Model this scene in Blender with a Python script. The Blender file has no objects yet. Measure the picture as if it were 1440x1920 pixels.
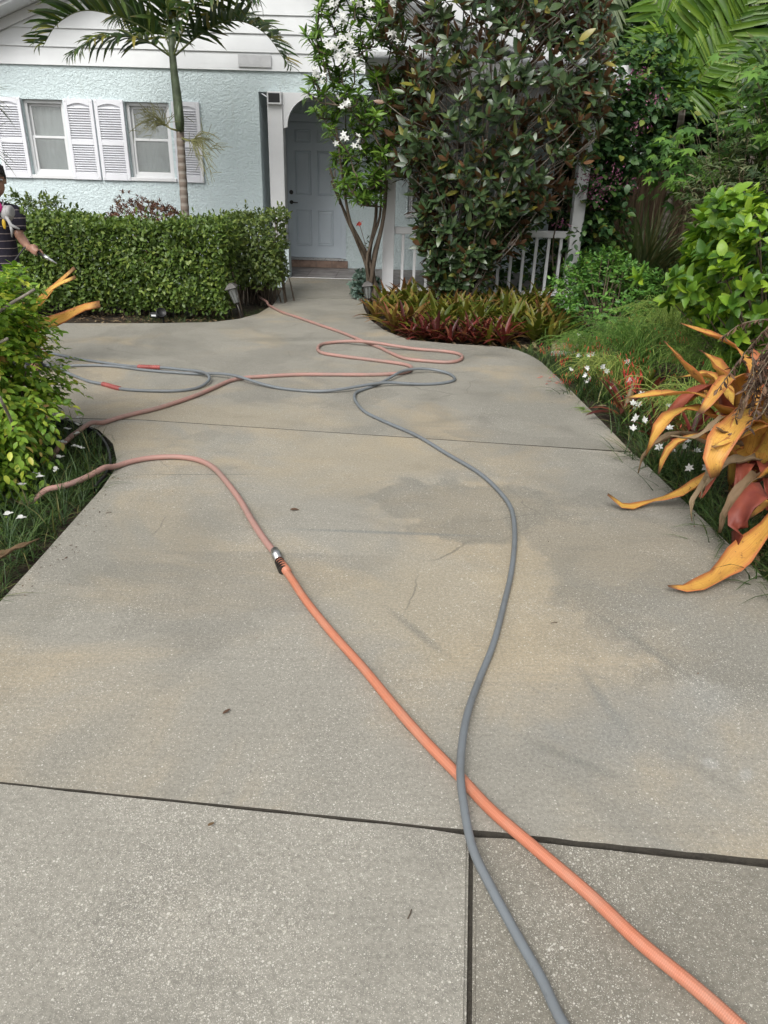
import bpy, bmesh, math, random
import numpy as np
from mathutils import Vector, Matrix

random.seed(4)
rng = np.random.default_rng(11)
scn = bpy.context.scene
COL = scn.collection

# ------------------------------------------------------------------ camera, sky, sun, exposure
CAM_H = 1.45
PITCH, ROLL = math.radians(24.7), math.radians(1.6)
cd = bpy.data.cameras.new('camera')
cam = bpy.data.objects.new('camera', cd)
COL.objects.link(cam)
fwd = Vector((0, math.cos(PITCH), -math.sin(PITCH)))
up0 = Vector((0, math.sin(PITCH), math.cos(PITCH)))
rt0 = Vector((1, 0, 0))
rt = rt0 * math.cos(ROLL) + up0 * math.sin(ROLL)
upv = -rt0 * math.sin(ROLL) + up0 * math.cos(ROLL)
M3 = Matrix((rt, upv, -fwd)).transposed()
cam.matrix_world = Matrix.Translation((0, 0, CAM_H)) @ M3.to_4x4()
cd.sensor_fit = 'VERTICAL'
cd.sensor_height = 36.0
cd.lens = 36.0 * 1350.0 / 1920.0
cd.clip_start = 0.05
cd.clip_end = 500
scn.camera = cam
CAMP = np.array([0, 0, CAM_H])

SUN_EL, SUN_AZ = math.radians(47), math.radians(200)     # azimuth from +Y, clockwise
world = bpy.data.worlds.new('World')
scn.world = world
world.use_nodes = True
wn = world.node_tree
bg = wn.nodes['Background']
sky = wn.nodes.new('ShaderNodeTexSky')
sky.sky_type = 'NISHITA'
sky.sun_disc = False
sky.sun_elevation = SUN_EL
sky.sun_rotation = SUN_AZ
sky.dust_density = 4.0
sky.air_density = 1.0
hs = wn.nodes.new('ShaderNodeHueSaturation')
hs.inputs['Saturation'].default_value = 0.16
wn.links.new(sky.outputs[0], hs.inputs['Color'])
wn.links.new(hs.outputs[0], bg.inputs['Color'])
bg.inputs['Strength'].default_value = 0.13
sd = bpy.data.lights.new('sun', 'SUN')
sd.energy = 1.5
sd.angle = math.radians(35)
sd.color = (1.0, 0.97, 0.92)
sun = bpy.data.objects.new('sun', sd)
COL.objects.link(sun)
sdir = Vector((math.sin(SUN_AZ) * math.cos(SUN_EL), math.cos(SUN_AZ) * math.cos(SUN_EL), math.sin(SUN_EL)))
sun.rotation_euler = sdir.to_track_quat('Z', 'Y').to_euler()
scn.view_settings.view_transform = 'Standard'
scn.view_settings.look = 'None'
scn.view_settings.gamma = 1.0
scn.view_settings.exposure = 0.55
scn.render.engine = 'CYCLES'
try:
    scn.cycles.use_denoising = True
    scn.cycles.max_bounces = 5
    scn.cycles.diffuse_bounces = 3
    scn.cycles.use_adaptive_sampling = True
    scn.cycles.adaptive_threshold = 0.02
    scn.cycles.transparent_max_bounces = 4
except Exception:
    pass

# ------------------------------------------------------------------ helpers
def s2l(c):
    return tuple(((v / 255) / 12.92 if v / 255 <= 0.04045 else ((v / 255 + 0.055) / 1.055) ** 2.4) for v in c)

def tag(o, label=None, cat=None, group=None, kind=None):
    if label: o['label'] = label
    if cat: o['category'] = cat
    if group: o['group'] = group
    if kind: o['kind'] = kind
    return o

BASE = {}
def empty(name, loc, label=None, cat=None, group=None, kind=None):
    o = bpy.data.objects.new(name, None)
    o.empty_display_size = 0.1
    COL.objects.link(o)
    o.location = loc
    BASE[o.name] = Vector(loc)
    return tag(o, label, cat, group, kind)

def link(o, parent=None):
    COL.objects.link(o)
    if parent is not None:
        o.parent = parent
        b = BASE.get(parent.name)
        if b is not None:
            o.matrix_parent_inverse = Matrix.Translation(-b)
    return o

def setmesh(name, V, Fc, mat, smooth=False):
    me = bpy.data.meshes.new(name)
    me.from_pydata([tuple(v) for v in V], [], Fc)
    if mat is not None:
        for m in (mat if isinstance(mat, (list, tuple)) else [mat]):
            me.materials.append(m)
    if smooth:
        me.polygons.foreach_set('use_smooth', [True] * len(me.polygons))
    me.update()
    return me

class MB:
    def __init__(s): s.V = []; s.F = []
    def add(s, V, Fc):
        n = len(s.V); s.V += [tuple(v) for v in V]; s.F += [tuple(i + n for i in f) for f in Fc]; return s
    def box(s, x0, x1, y0, y1, z0, z1, bev=0.0, M=None):
        if bev > 0:
            b = min(bev, (x1 - x0) / 2.1, (y1 - y0) / 2.1, (z1 - z0) / 2.1)
            bm = bmesh.new()
            bmesh.ops.create_cube(bm, size=1)
            for v in bm.verts:
                v.co = Vector(((x0 + x1) / 2 + v.co.x * (x1 - x0), (y0 + y1) / 2 + v.co.y * (y1 - y0), (z0 + z1) / 2 + v.co.z * (z1 - z0)))
            bmesh.ops.bevel(bm, geom=bm.edges[:], offset=b, segments=1, affect='EDGES')
            bm.verts.index_update()
            V = [v.co.copy() for v in bm.verts]; Fc = [[v.index for v in f.verts] for f in bm.faces]
            bm.free()
        else:
            V = [Vector(p) for p in ((x0,y0,z0),(x1,y0,z0),(x1,y1,z0),(x0,y1,z0),(x0,y0,z1),(x1,y0,z1),(x1,y1,z1),(x0,y1,z1))]
            Fc = [(0,3,2,1),(4,5,6,7),(0,1,5,4),(1,2,6,5),(2,3,7,6),(3,0,4,7)]
        if M is not None: V = [M @ v for v in V]
        return s.add(V, Fc)
    def tube(s, pts, rad, n=8, cap=True, flat=1.0):
        pts = [Vector(p) for p in pts]
        rad = rad if hasattr(rad, '__len__') else [rad] * len(pts)
        V = []; Fc = []
        prev = None
        for i, p in enumerate(pts):
            t = (pts[min(i + 1, len(pts) - 1)] - pts[max(i - 1, 0)])
            t = t.normalized() if t.length > 1e-9 else Vector((0, 0, 1))
            if prev is None:
                a = Vector((0, 0, 1)) if abs(t.z) < 0.9 else Vector((1, 0, 0))
                u = t.cross(a).normalized()
            else:
                u = (prev - t * prev.dot(t))
                u = u.normalized() if u.length > 1e-6 else t.orthogonal().normalized()
            prev = u
            w = t.cross(u)
            for k in range(n):
                an = 2 * math.pi * k / n
                V.append(p + (u * math.cos(an) + w * math.sin(an) * flat) * rad[i])
        for i in range(len(pts) - 1):
            for k in range(n):
                a = i * n + k; b = i * n + (k + 1) % n
                Fc.append((a, b, b + n, a + n))
        if cap:
            Fc.append(tuple(range(n - 1, -1, -1)))
            m = (len(pts) - 1) * n
            Fc.append(tuple(range(m, m + n)))
        return s.add(V, Fc)
    def lathe(s, prof, c, n=16, M=None):
        V = []; Fc = []
        for r, z in prof:
            for k in range(n):
                a = 2 * math.pi * k / n
                v = Vector((r * math.cos(a), r * math.sin(a), z))
                if M is not None: v = M @ v
                V.append(v + Vector(c))
        for i in range(len(prof) - 1):
            for k in range(n):
                a = i * n + k; b = i * n + (k + 1) % n
                Fc.append((a, b, b + n, a + n))
        Fc.append(tuple(range(n - 1, -1, -1)))
        m = (len(prof) - 1) * n
        Fc.append(tuple(range(m, m + n)))
        return s.add(V, Fc)
    def ell(s, c, r, n=12, m=8, M=None):
        prof = []
        V = []; Fc = []
        for i in range(m + 1):
            th = math.pi * i / m
            for k in range(n):
                a = 2 * math.pi * k / n
                v = Vector((r[0] * math.sin(th) * math.cos(a), r[1] * math.sin(th) * math.sin(a), -r[2] * math.cos(th)))
                if M is not None: v = M @ v
                V.append(v + Vector(c))
        for i in range(m):
            for k in range(n):
                a = i * n + k; b = i * n + (k + 1) % n
                Fc.append((a, b, b + n, a + n))
        return s.add(V, Fc)
    def prism(s, poly, z0, z1, axis='z', bev=0.0):
        # polygon in the plane normal to axis, extruded z0..z1 along it
        def P(a, b, h):
            return (a, b, h) if axis == 'z' else ((a, h, b) if axis == 'y' else (h, a, b))
        area = sum(poly[i][0] * poly[(i + 1) % len(poly)][1] - poly[(i + 1) % len(poly)][0] * poly[i][1] for i in range(len(poly)))
        if area < 0: poly = poly[::-1]
        bm = bmesh.new()
        lo = [bm.verts.new(P(a, b, z0)) for a, b in poly]
        hi = [bm.verts.new(P(a, b, z1)) for a, b in poly]
        top = bm.faces.new(hi); bm.faces.new(lo[::-1])
        n = len(poly)
        for i in range(n):
            bm.faces.new((lo[i], lo[(i + 1) % n], hi[(i + 1) % n], hi[i]))
        if bev > 0:
            bmesh.ops.bevel(bm, geom=list(top.edges), offset=bev, segments=2, affect='EDGES')
        bmesh.ops.recalc_face_normals(bm, faces=bm.faces[:])
        bm.verts.index_update()
        V = [v.co.copy() for v in bm.verts]; Fc = [[v.index for v in f.verts] for f in bm.faces]
        bm.free()
        return s.add(V, Fc)
    def build(s, name, mat, parent=None, smooth=False):
        return link(bpy.data.objects.new(name, setmesh(name, s.V, s.F, mat, smooth)), parent)

def box(name, dims, mat, parent, bev=0.0):
    return MB().box(*dims, bev=bev).build(name, mat, parent)

def catmull(P, step=0.03):
    P = [np.array(p, float) for p in P]
    P = [2 * P[0] - P[1]] + P + [2 * P[-1] - P[-2]]
    out = []
    for i in range(1, len(P) - 2):
        p0, p1, p2, p3 = P[i - 1:i + 3]
        n = max(2, int(np.linalg.norm(p2 - p1) / step))
        for k in range(n):
            t = k / n
            out.append(0.5 * ((2 * p1) + (-p0 + p2) * t + (2 * p0 - 5 * p1 + 4 * p2 - p3) * t * t + (-p0 + 3 * p1 - 3 * p2 + p3) * t ** 3))
    out.append(P[-2])
    return np.array(out)

# ------------------------------------------------------------------ materials
class NT:
    def __init__(s, name):
        s.m = bpy.data.materials.new(name); s.m.use_nodes = True
        s.t = s.m.node_tree; s.b = s.t.nodes['Principled BSDF']; s.o = s.t.nodes['Material Output']
    def n(s, typ, **kw):
        nd = s.t.nodes.new(typ)
        for k, v in kw.items(): setattr(nd, k, v)
        return nd
    def l(s, a, b): s.t.links.new(a, b)
    def coord(s): return s.n('ShaderNodeTexCoord').outputs['Object']
    def noise(s, scale, detail=3, rough=0.5, vec=None, dist=0.0):
        nd = s.n('ShaderNodeTexNoise'); nd.inputs['Scale'].default_value = scale; nd.inputs['Detail'].default_value = detail
        nd.inputs['Roughness'].default_value = rough; nd.inputs['Distortion'].default_value = dist
        if vec is not None: s.l(vec, nd.inputs['Vector'])
        return nd.outputs['Fac']
    def math(s, op, a, b=None, c=None, clamp=False):
        nd = s.n('ShaderNodeMath', operation=op, use_clamp=clamp)
        for i, v in enumerate((a, b, c)):
            if v is None: continue
            if isinstance(v, (int, float)): nd.inputs[i].default_value = v
            else: s.l(v, nd.inputs[i])
        return nd.outputs[0]
    def mapr(s, v, a, b, c=0.0, d=1.0, smooth=True):
        nd = s.n('ShaderNodeMapRange', interpolation_type='SMOOTHSTEP' if smooth else 'LINEAR')
        s.l(v, nd.inputs['Value'])
        for k, x in zip(('From Min', 'From Max', 'To Min', 'To Max'), (a, b, c, d)): nd.inputs[k].default_value = x
        return nd.outputs['Result']
    def mix(s, f, a, b, typ='MIX'):
        nd = s.n('ShaderNodeMix', data_type='RGBA', blend_type=typ)
        for sock, v in ((nd.inputs[0], f), (nd.inputs[6], a), (nd.inputs[7], b)):
            if isinstance(v, (int, float)): sock.default_value = v
            elif isinstance(v, tuple): sock.default_value = (*v, 1) if len(v) == 3 else v
            else: s.l(v, sock)
        return nd.outputs[2]
    def ramp(s, v, stops, interp='LINEAR'):
        nd = s.n('ShaderNodeValToRGB'); cr = nd.color_ramp; cr.interpolation = interp
        while len(cr.elements) < len(stops): cr.elements.new(0.5)
        for e, (p, c) in zip(cr.elements, stops): e.position = p; e.color = (*c, 1)
        s.l(v, nd.inputs[0]); return nd.outputs[0]
    def bump(s, h, strength=0.3, dist=0.01, prev=None):
        nd = s.n('ShaderNodeBump'); nd.inputs['Strength'].default_value = strength; nd.inputs['Distance'].default_value = dist
        s.l(h, nd.inputs['Height'])
        if prev is not None: s.l(prev, nd.inputs['Normal'])
        return nd.outputs[0]
    def set(s, **kw):
        names = dict(col='Base Color', rough='Roughness', spec='Specular IOR Level', metal='Metallic', normal='Normal', alpha='Alpha', trans='Transmission Weight', sss='Subsurface Weight', sheen='Sheen Weight', coat='Coat Weight')
        for k, v in kw.items():
            sock = s.b.inputs[names[k]]
            if isinstance(v, (int, float)): sock.default_value = v
            elif isinstance(v, tuple): sock.default_value = (*v, 1) if len(v) == 3 else v
            else: s.l(v, sock)
        return s.m

def paint(name, col, rough=0.5, var=0.08, scale=6, bump=0.0, bscale=80, spec=0.4, metal=0.0, dirt=0.0, dcol=(0.12, 0.11, 0.09)):
    t = NT(name); c = t.coord()
    n1 = t.noise(scale, 4, 0.6, c)
    col2 = tuple(v * (1 - var * 2) for v in col)
    cc = t.mix(t.mapr(n1, 0.3, 0.7), col, col2)
    if dirt:
        n2 = t.noise(scale * 0.7, 6, 0.7, c, 0.5)
        cc = t.mix(t.mapr(n2, 0.52, 0.75, 0, dirt), cc, dcol)
    kw = dict(col=cc, rough=t.mapr(n1, 0.2, 0.8, rough * 0.85, min(1, rough * 1.15)), spec=spec, metal=metal)
    if bump: kw['normal'] = t.bump(t.noise(bscale, 3, 0.6, c), bump, 0.004)
    return t.set(**kw)

def leafmat(name, stops, rough=0.45, under=None, trans=0.25, spec=0.4, spots=None, tcol=None, lengthwise=None):
    """stops: colours picked at random per leaf; under: colour of the underside"""
    t = NT(name)
    oi = t.n('ShaderNodeObjectInfo').outputs['Random']
    at = t.n('ShaderNodeAttribute', attribute_name='rnd').outputs['Fac']
    r = t.math('FRACT', t.math('ADD', oi, at))
    cc = t.ramp(r, stops)
    c = t.n('ShaderNodeNewGeometry')
    nz = t.noise(9.0, 3, 0.6, c.outputs['Position'])
    cc = t.mix(t.mapr(nz, 0.3, 0.72, 0.0, 0.55), cc, t.mix(1.0, cc, (0.55, 0.55, 0.5), 'MULTIPLY'))
    if lengthwise is not None:           # colour change toward the tip of the leaf, stored along the blade
        tv = t.n('ShaderNodeAttribute', attribute_name='along').outputs['Fac']
        for (a, b, lc, amt) in lengthwise:
            cc = t.mix(t.mapr(t.math('ADD', tv, t.math('MULTIPLY', t.math('SUBTRACT', nz, 0.5), 0.35)), a, b, 0, amt), cc, lc)
    if spots is not None:
        sp = t.noise(60, 4, 0.7, c.outputs['Position'])
        cc = t.mix(t.mapr(sp, 0.62, 0.7, 0, 0.8), cc, spots)
    if under is not None:
        cc = t.mix(c.outputs['Backfacing'], cc, under)
    m = t.set(col=cc, rough=rough, spec=spec, normal=t.bump(t.noise(140, 2, 0.5, c.outputs['Position']), 0.12, 0.002))
    if trans > 0:
        tr = t.n('ShaderNodeBsdfTranslucent')
        tm = t.mix(1.0, cc, tcol or (1.25, 1.3, 0.6), 'MULTIPLY'); t.l(tm, tr.inputs['Color'])
        mx = t.n('ShaderNodeMixShader'); mx.inputs[0].default_value = trans
        t.l(t.b.outputs[0], mx.inputs[1]); t.l(tr.outputs[0], mx.inputs[2]); t.l(mx.outputs[0], t.o.inputs['Surface'])
    return m

def concrete(name, tan=0.5, speck=0.5, dark=1.0, stains=(), seed=0.0):
    t = NT(name); c = t.coord()
    mp = t.n('ShaderNodeMapping'); mp.inputs['Location'].default_value = (seed * 3.1, seed * 1.7, 0); t.l(c, mp.inputs['Vector']); cs = mp.outputs[0]
    grey = tuple(v * dark for v in (0.312, 0.296, 0.252)); tn = tuple(v * dark for v in (0.385, 0.330, 0.240))
    big = t.noise(0.9, 5, 0.6, cs, 0.6)
    cc = t.mix(t.mapr(big, 0.62 - tan * 0.3, 0.80 - tan * 0.3), grey, tn)
    mid = t.noise(2.3, 6, 0.62, cs, 0.8)
    cc = t.mix(t.mapr(mid, 0.46, 0.72, 0, 0.42), cc, tuple(v * 0.70 for v in grey))
    dampn = t.noise(0.75, 5, 0.55, cs, 1.6)
    cc = t.mix(t.mapr(dampn, 0.525, 0.565, 0, 0.34), cc, tuple(v * 0.66 for v in grey))
    # broom streaks across the drive
    ms = t.n('ShaderNodeMapping'); ms.inputs['Scale'].default_value = (1.2, 26, 1); ms.inputs['Rotation'].default_value = (0, 0, 0.07); t.l(c, ms.inputs['Vector'])
    st = t.noise(1.6, 5, 0.6, ms.outputs[0])
    cc = t.mix(t.mapr(st, 0.4, 0.75, 0, 0.30), cc, tuple(v * 0.72 for v in grey))
    wob = t.noise(2.8, 5, 0.6, c)
    xyz = t.n('ShaderNodeSeparateXYZ'); t.l(c, xyz.inputs[0])
    for (x, y, rx, ry, ang, col, amt, soft, wb) in stains:
        ca, sa = math.cos(ang), math.sin(ang)
        dx = t.math('SUBTRACT', xyz.outputs[0], x); dy = t.math('SUBTRACT', xyz.outputs[1], y)
        u = t.math('DIVIDE', t.math('ADD', t.math('MULTIPLY', dx, ca), t.math('MULTIPLY', dy, sa)), rx)
        v = t.math('DIVIDE', t.math('SUBTRACT', t.math('MULTIPLY', dy, ca), t.math('MULTIPLY', dx, sa)), ry)
        u = t.math('ADD', u, t.math('MULTIPLY', t.math('SUBTRACT', wob, 0.5), wb)); v = t.math('ADD', v, t.math('MULTIPLY', t.math('SUBTRACT', mid, 0.5), wb))
        d = t.math('SQRT', t.math('ADD', t.math('MULTIPLY', u, u), t.math('MULTIPLY', v, v)))
        cc = t.mix(t.mapr(d, 1.0, 1.0 - soft, 0, amt), cc, col)
    fine = t.noise(95, 4, 0.7, c)
    cc = t.mix(t.mapr(fine, 0.32, 0.68, 0, 0.75), cc, t.mix(1.0, cc, (0.62, 0.62, 0.62), 'MULTIPLY'))
    hs_ = None
    patch = t.noise(1.7, 4, 0.6, cs)
    for sc, th, amt in ((140, 0.22, 0.65), (270, 0.62, 0.75), (480, 0.85, 0.75)):
        vo = t.n('ShaderNodeTexVoronoi'); vo.inputs['Scale'].default_value = sc; t.l(c, vo.inputs['Vector'])
        sp = t.n('ShaderNodeSeparateColor'); t.l(vo.outputs['Color'], sp.inputs[0])
        k_ = speck * th
        size = t.math('MULTIPLY', t.math('SUBTRACT', sp.outputs[0], 1.0 - k_), 0.46 / k_)
        size = t.math('ADD', size, t.math('MULTIPLY', t.math('SUBTRACT', patch, 0.5), 0.6))
        f = t.mapr(t.math('SUBTRACT', size, vo.outputs['Distance']), -0.05, 0.06, 0, amt)
        cc = t.mix(f, cc, t.mix(sp.outputs[1], (0.46, 0.43, 0.36), (0.66, 0.64, 0.58)))
        vd = t.n('ShaderNodeTexVoronoi'); vd.inputs['Scale'].default_value = sc * 0.8; t.l(cs, vd.inputs['Vector'])
        sp2 = t.n('ShaderNodeSeparateColor'); t.l(vd.outputs['Color'], sp2.inputs[0])
        fd = t.mapr(t.math('SUBTRACT', t.math('MULTIPLY', t.math('SUBTRACT', sp2.outputs[1], 0.86), 2.2), vd.outputs['Distance']), -0.04, 0.05, 0, 0.6)
        cc = t.mix(fd, cc, (0.13, 0.12, 0.10))
    # sparse hairline cracks
    wv_ = t.n('ShaderNodeMix', data_type='VECTOR'); wv_.inputs[0].default_value = 0.12; t.l(cs, wv_.inputs[4])
    nc_ = t.n('ShaderNodeTexNoise'); nc_.inputs['Scale'].default_value = 3.0; nc_.inputs['Detail'].default_value = 6; t.l(c, nc_.inputs['Vector']); t.l(nc_.outputs['Color'], wv_.inputs[5])
    ve = t.n('ShaderNodeTexVoronoi', feature='DISTANCE_TO_EDGE'); ve.inputs['Scale'].default_value = 0.85; t.l(wv_.outputs[1], ve.inputs['Vector'])
    ck = t.math('MULTIPLY', t.mapr(ve.outputs['Distance'], 0.0035, 0.0012), t.mapr(t.noise(1.1, 2, 0.5, cs), 0.54, 0.62, 0, 0.5))
    cc = t.mix(ck, cc, (0.09, 0.085, 0.07))
    h = t.math('ADD', t.math('MULTIPLY', fine, 0.6), t.noise(240, 3, 0.6, c))
    rg = t.math('SUBTRACT', t.mapr(mid, 0.35, 0.7, 0.82, 0.52), t.mapr(st, 0.5, 0.8, 0, 0.1))
    return t.set(col=cc, rough=rg, spec=0.38, normal=t.bump(h, 0.35, 0.004))

def stucco(name, col):
    t = NT(name); c = t.coord()
    n1 = t.noise(30, 3, 0.55, c, 0.9)
    vo = t.n('ShaderNodeTexVoronoi'); vo.feature = 'SMOOTH_F1'; vo.inputs['Scale'].default_value = 38; t.l(c, vo.inputs['Vector'])
    h = t.math('ADD', t.mapr(n1, 0.38, 0.62), t.math('MULTIPLY', vo.outputs['Distance'], 0.8))
    big = t.noise(0.8, 4, 0.6, c)
    cc = t.mix(t.mapr(big, 0.35, 0.7, 0, 0.35), col, tuple(v * 0.85 for v in col))
    ms = t.n('ShaderNodeMapping'); ms.inputs['Scale'].default_value = (5, 5, 0.5); t.l(c, ms.inputs['Vector'])
    stn = t.noise(1.4, 5, 0.65, ms.outputs[0])
    cc = t.mix(t.mapr(stn, 0.55, 0.8, 0, 0.28), cc, (0.34, 0.36, 0.30))
    cc = t.mix(t.mapr(n1, 0.2, 0.45, 0.18, 0), cc, tuple(v * 0.6 for v in col))
    return t.set(col=cc, rough=0.8, spec=0.25, normal=t.bump(h, 0.6, 0.011))

M = {}
STN_GREY = (0.19, 0.183, 0.155); STN_TAN = (0.41, 0.340, 0.225); STN_BLUE = (0.185, 0.195, 0.185)
M['slab_main'] = concrete('concrete_main', 0.62, 0.38, 1.0, stains=[
    (-0.1, 3.9, 1.0, 0.75, 0.1, STN_TAN, 0.45, 0.8, 1.6),
    (0.32, 2.35, 0.62, 0.7, 0.5, STN_TAN, 0.45, 0.7, 1.2),
    (0.42, 3.22, 0.52, 0.34, -0.15, STN_GREY, 0.5, 0.15, 1.9),
    (1.10, 2.6, 0.50, 0.95, 0.25, STN_GREY, 0.50, 0.22, 1.6),
    (-1.0, 2.75, 0.55, 0.8, 0.0, STN_GREY, 0.30, 0.6, 1.2),
    (0.0, 2.93, 0.62, 0.022, -0.02, STN_BLUE, 0.60, 0.7, 0.25),
    (-1.0, 3.565, 0.45, 0.006, 0.09, (0.10, 0.10, 0.09), 0.75, 0.6, 0.1),
    (0.14, 2.13, 0.28, 0.030, -0.95, STN_GREY, 0.65, 0.9, 0.9),
    (0.70, 1.78, 0.24, 0.030, -1.35, STN_GREY, 0.65, 0.9, 0.9),
    (0.55, 1.54, 0.22, 0.030, -0.55, STN_GREY, 0.65, 0.9, 0.9),
    (0.93, 2.08, 0.36, 0.032, -1.05, STN_GREY, 0.65, 0.9, 0.9),
    (0.8, 1.72, 0.5, 0.26, 0.1, (0.25, 0.255, 0.24), 0.5, 0.6, 1.3),
    (0.93, 1.54, 0.035, 0.03, 0.4, (0.42, 0.42, 0.40), 0.35, 0.7, 1.0),
    (1.01, 1.50, 0.04, 0.025, 0.9, (0.42, 0.42, 0.40), 0.35, 0.7, 1.0)], seed=0.3)
M['slab_far'] = concrete('concrete_far', 0.5, 0.28, 0.95, stains=[
    (-1.1, 4.6, 1.3, 0.5, 0, STN_TAN, 0.4, 0.8, 1.4),
    (-0.9, 7.2, 0.9, 0.16, 0.2, STN_GREY, 0.5, 0.7, 1.2), (0.7, 6.9, 0.8, 0.35, -0.1, STN_GREY, 0.55, 0.6, 1.0),
    (-0.2, 8.6, 0.9, 0.8, 0.0, STN_GREY, 0.45, 0.6, 1.2), (1.0, 5.0, 0.6, 0.9, 0.1, STN_GREY, 0.40, 0.6, 1.2)], seed=1.9)
M['slab_walk'] = concrete('concrete_walk', 0.3, 0.2, 0.85, seed=4.2)
M['slab_left'] = concrete('concrete_apron_grey', 0.1, 0.95, 1.0, seed=2.6)
M['slab_right'] = concrete('concrete_apron_brown', 0.15, 0.62, 0.86, stains=[(0.6, 1.0, 1.0, 1.0, 0, (0.215, 0.195, 0.152), 0.5, 0.3, 0.4)], seed=5.4)
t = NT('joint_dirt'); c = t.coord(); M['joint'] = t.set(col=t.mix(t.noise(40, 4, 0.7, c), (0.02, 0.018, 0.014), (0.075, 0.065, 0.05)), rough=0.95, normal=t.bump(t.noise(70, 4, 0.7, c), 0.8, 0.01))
t = NT('soil'); c = t.coord()
cc = t.mix(t.mapr(t.noise(18, 5, 0.7, c), 0.35, 0.7), (0.028, 0.022, 0.016), (0.085, 0.065, 0.045)); cc = t.mix(t.mapr(t.noise(70, 3, 0.6, c), 0.6, 0.72, 0, 0.5), cc, (0.16, 0.13, 0.09))
M['soil'] = t.set(col=cc, rough=0.95, spec=0.2, normal=t.bump(t.noise(45, 5, 0.7, c), 0.9, 0.03))
M['stucco'] = stucco('stucco_blue', (0.625, 0.725, 0.74))
M['white'] = paint('white_paint', (0.72, 0.73, 0.74), 0.5, 0.04, 3, dirt=0.10, dcol=(0.45, 0.46, 0.42))
M['siding'] = paint('white_siding', (0.74, 0.76, 0.77), 0.55, 0.05, 1.5, bump=0.15, bscale=30, dirt=0.12, dcol=(0.5, 0.52, 0.5))
M['shutter'] = paint('shutter_vinyl', (0.74, 0.75, 0.79), 0.42, 0.03, 3)
M['door'] = paint('door_paint', (0.56, 0.63, 0.69), 0.38, 0.04, 2)
M['black'] = paint('black_plastic', (0.015, 0.015, 0.016), 0.45, 0.1)
M['darkmetal'] = paint('dark_bronze', (0.06, 0.055, 0.05), 0.4, 0.1, metal=0.6)
M['chrome'] = paint('brushed_steel', (0.62, 0.62, 0.62), 0.3, 0.1, 40, metal=1.0)
M['grout'] = paint('grout', (0.16, 0.145, 0.13), 0.9, 0.1)
M['tile'] = paint('porch_tile', (0.26, 0.235, 0.225), 0.45, 0.22, 5, dirt=0.5, dcol=(0.16, 0.13, 0.12))
M['riser'] = paint('riser_tile', (0.36, 0.245, 0.19), 0.5, 0.2, 9, dirt=0.6, dcol=(0.24, 0.2, 0.17))
M['curtain'] = paint('curtain', (0.36, 0.385, 0.375), 0.9, 0.10, 5)
M['roof'] = paint('roof_shingle', (0.42, 0.43, 0.43), 0.9, 0.2, 20, bump=0.5, bscale=40)
M['interior'] = paint('dark_interior', (0.03, 0.03, 0.03), 0.9)
t = NT('glass'); M['glass'] = t.set(col=(0.9, 0.95, 0.95), rough=0.03, trans=0.85, spec=0.5)
t = NT('fence_wood'); c = t.coord(); ms = t.n('ShaderNodeMapping'); ms.inputs['Scale'].default_value = (9, 9, 0.7); t.l(c, ms.inputs['Vector'])
cc = t.mix(t.mapr(t.noise(3, 6, 0.65, ms.outputs[0]), 0.3, 0.7), (0.085, 0.055, 0.038), (0.24, 0.165, 0.11)); cc = t.mix(t.mapr(t.noise(1.6, 4, 0.6, c), 0.5, 0.75, 0, 0.5), cc, (0.06, 0.05, 0.04))
M['fence'] = t.set(col=cc, rough=0.85, spec=0.2, normal=t.bump(t.noise(6, 5, 0.6, ms.outputs[0]), 0.4, 0.01))
def barkmat(name, a, b, sc=14):
    t = NT(name); c = t.coord(); ms = t.n('ShaderNodeMapping'); ms.inputs['Scale'].default_value = (1, 1, 0.35); t.l(c, ms.inputs['Vector'])
    n = t.noise(sc, 5, 0.7, ms.outputs[0])
    return t.set(col=t.mix(t.mapr(n, 0.3, 0.7), a, b), rough=0.85, spec=0.2, normal=t.bump(n, 0.6, 0.01))
M['bark'] = barkmat('bark_brown', (0.06, 0.045, 0.033), (0.15, 0.12, 0.09))
M['bark_grey'] = barkmat('bark_grey', (0.14, 0.12, 0.10), (0.30, 0.27, 0.23))
M['twig'] = barkmat('twig', (0.09, 0.07, 0.045), (0.20, 0.16, 0.11), 30)
# ------------------------------------------------------------------ ground and driveway
gm = MB().add([(-90, -60, -0.06), (90, -60, -0.06), (90, 120, -0.06), (-90, 120, -0.06)], [(0, 1, 2, 3)])
ground = gm.build('ground', M['soil']); tag(ground, kind='structure')

ARC = [(-1.41, 2.26), (-1.412, 2.53), (-1.42, 2.91), (-1.43, 3.35), (-1.445, 3.57), (-1.49, 3.75), (-1.61, 4.01), (-1.78, 4.26), (-1.94, 4.38), (-2.07, 4.44)]
RIGHT = [(1.11, 7.11), (1.25, 6.98), (1.33, 6.75), (1.38, 6.5), (1.42, 5.85), (1.45, 5.08), (1.475, 4.45), (1.50, 4.01), (1.54, 3.29), (1.58, 2.57)]
drive = empty('driveway', (0, 3, 0), kind='structure')
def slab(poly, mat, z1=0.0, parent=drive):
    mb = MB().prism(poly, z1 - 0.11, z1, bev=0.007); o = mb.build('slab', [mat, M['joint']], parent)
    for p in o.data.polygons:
        if abs(p.normal.z) < 0.3: p.material_index = 1         # slab sides take the dark joint material
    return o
def rough_line(a, b, n, amp, seed):
    r = np.random.default_rng(seed); out = []
    for i in range(n + 1):
        k = i / n; out.append((a[0] + (b[0] - a[0]) * k, a[1] + (b[1] - a[1]) * k + (r.uniform(-amp, amp) if 0 < i < n else 0)))
    return out
def j1(x): return 1.397 - 0.094 * (x + 0.98)
def j2(x): return 4.485 if x < -1.65 else 4.485 - 0.118 * (x + 1.65)
vx = lambda y: 0.191 + 0.107 * (y - 0.838)
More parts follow.
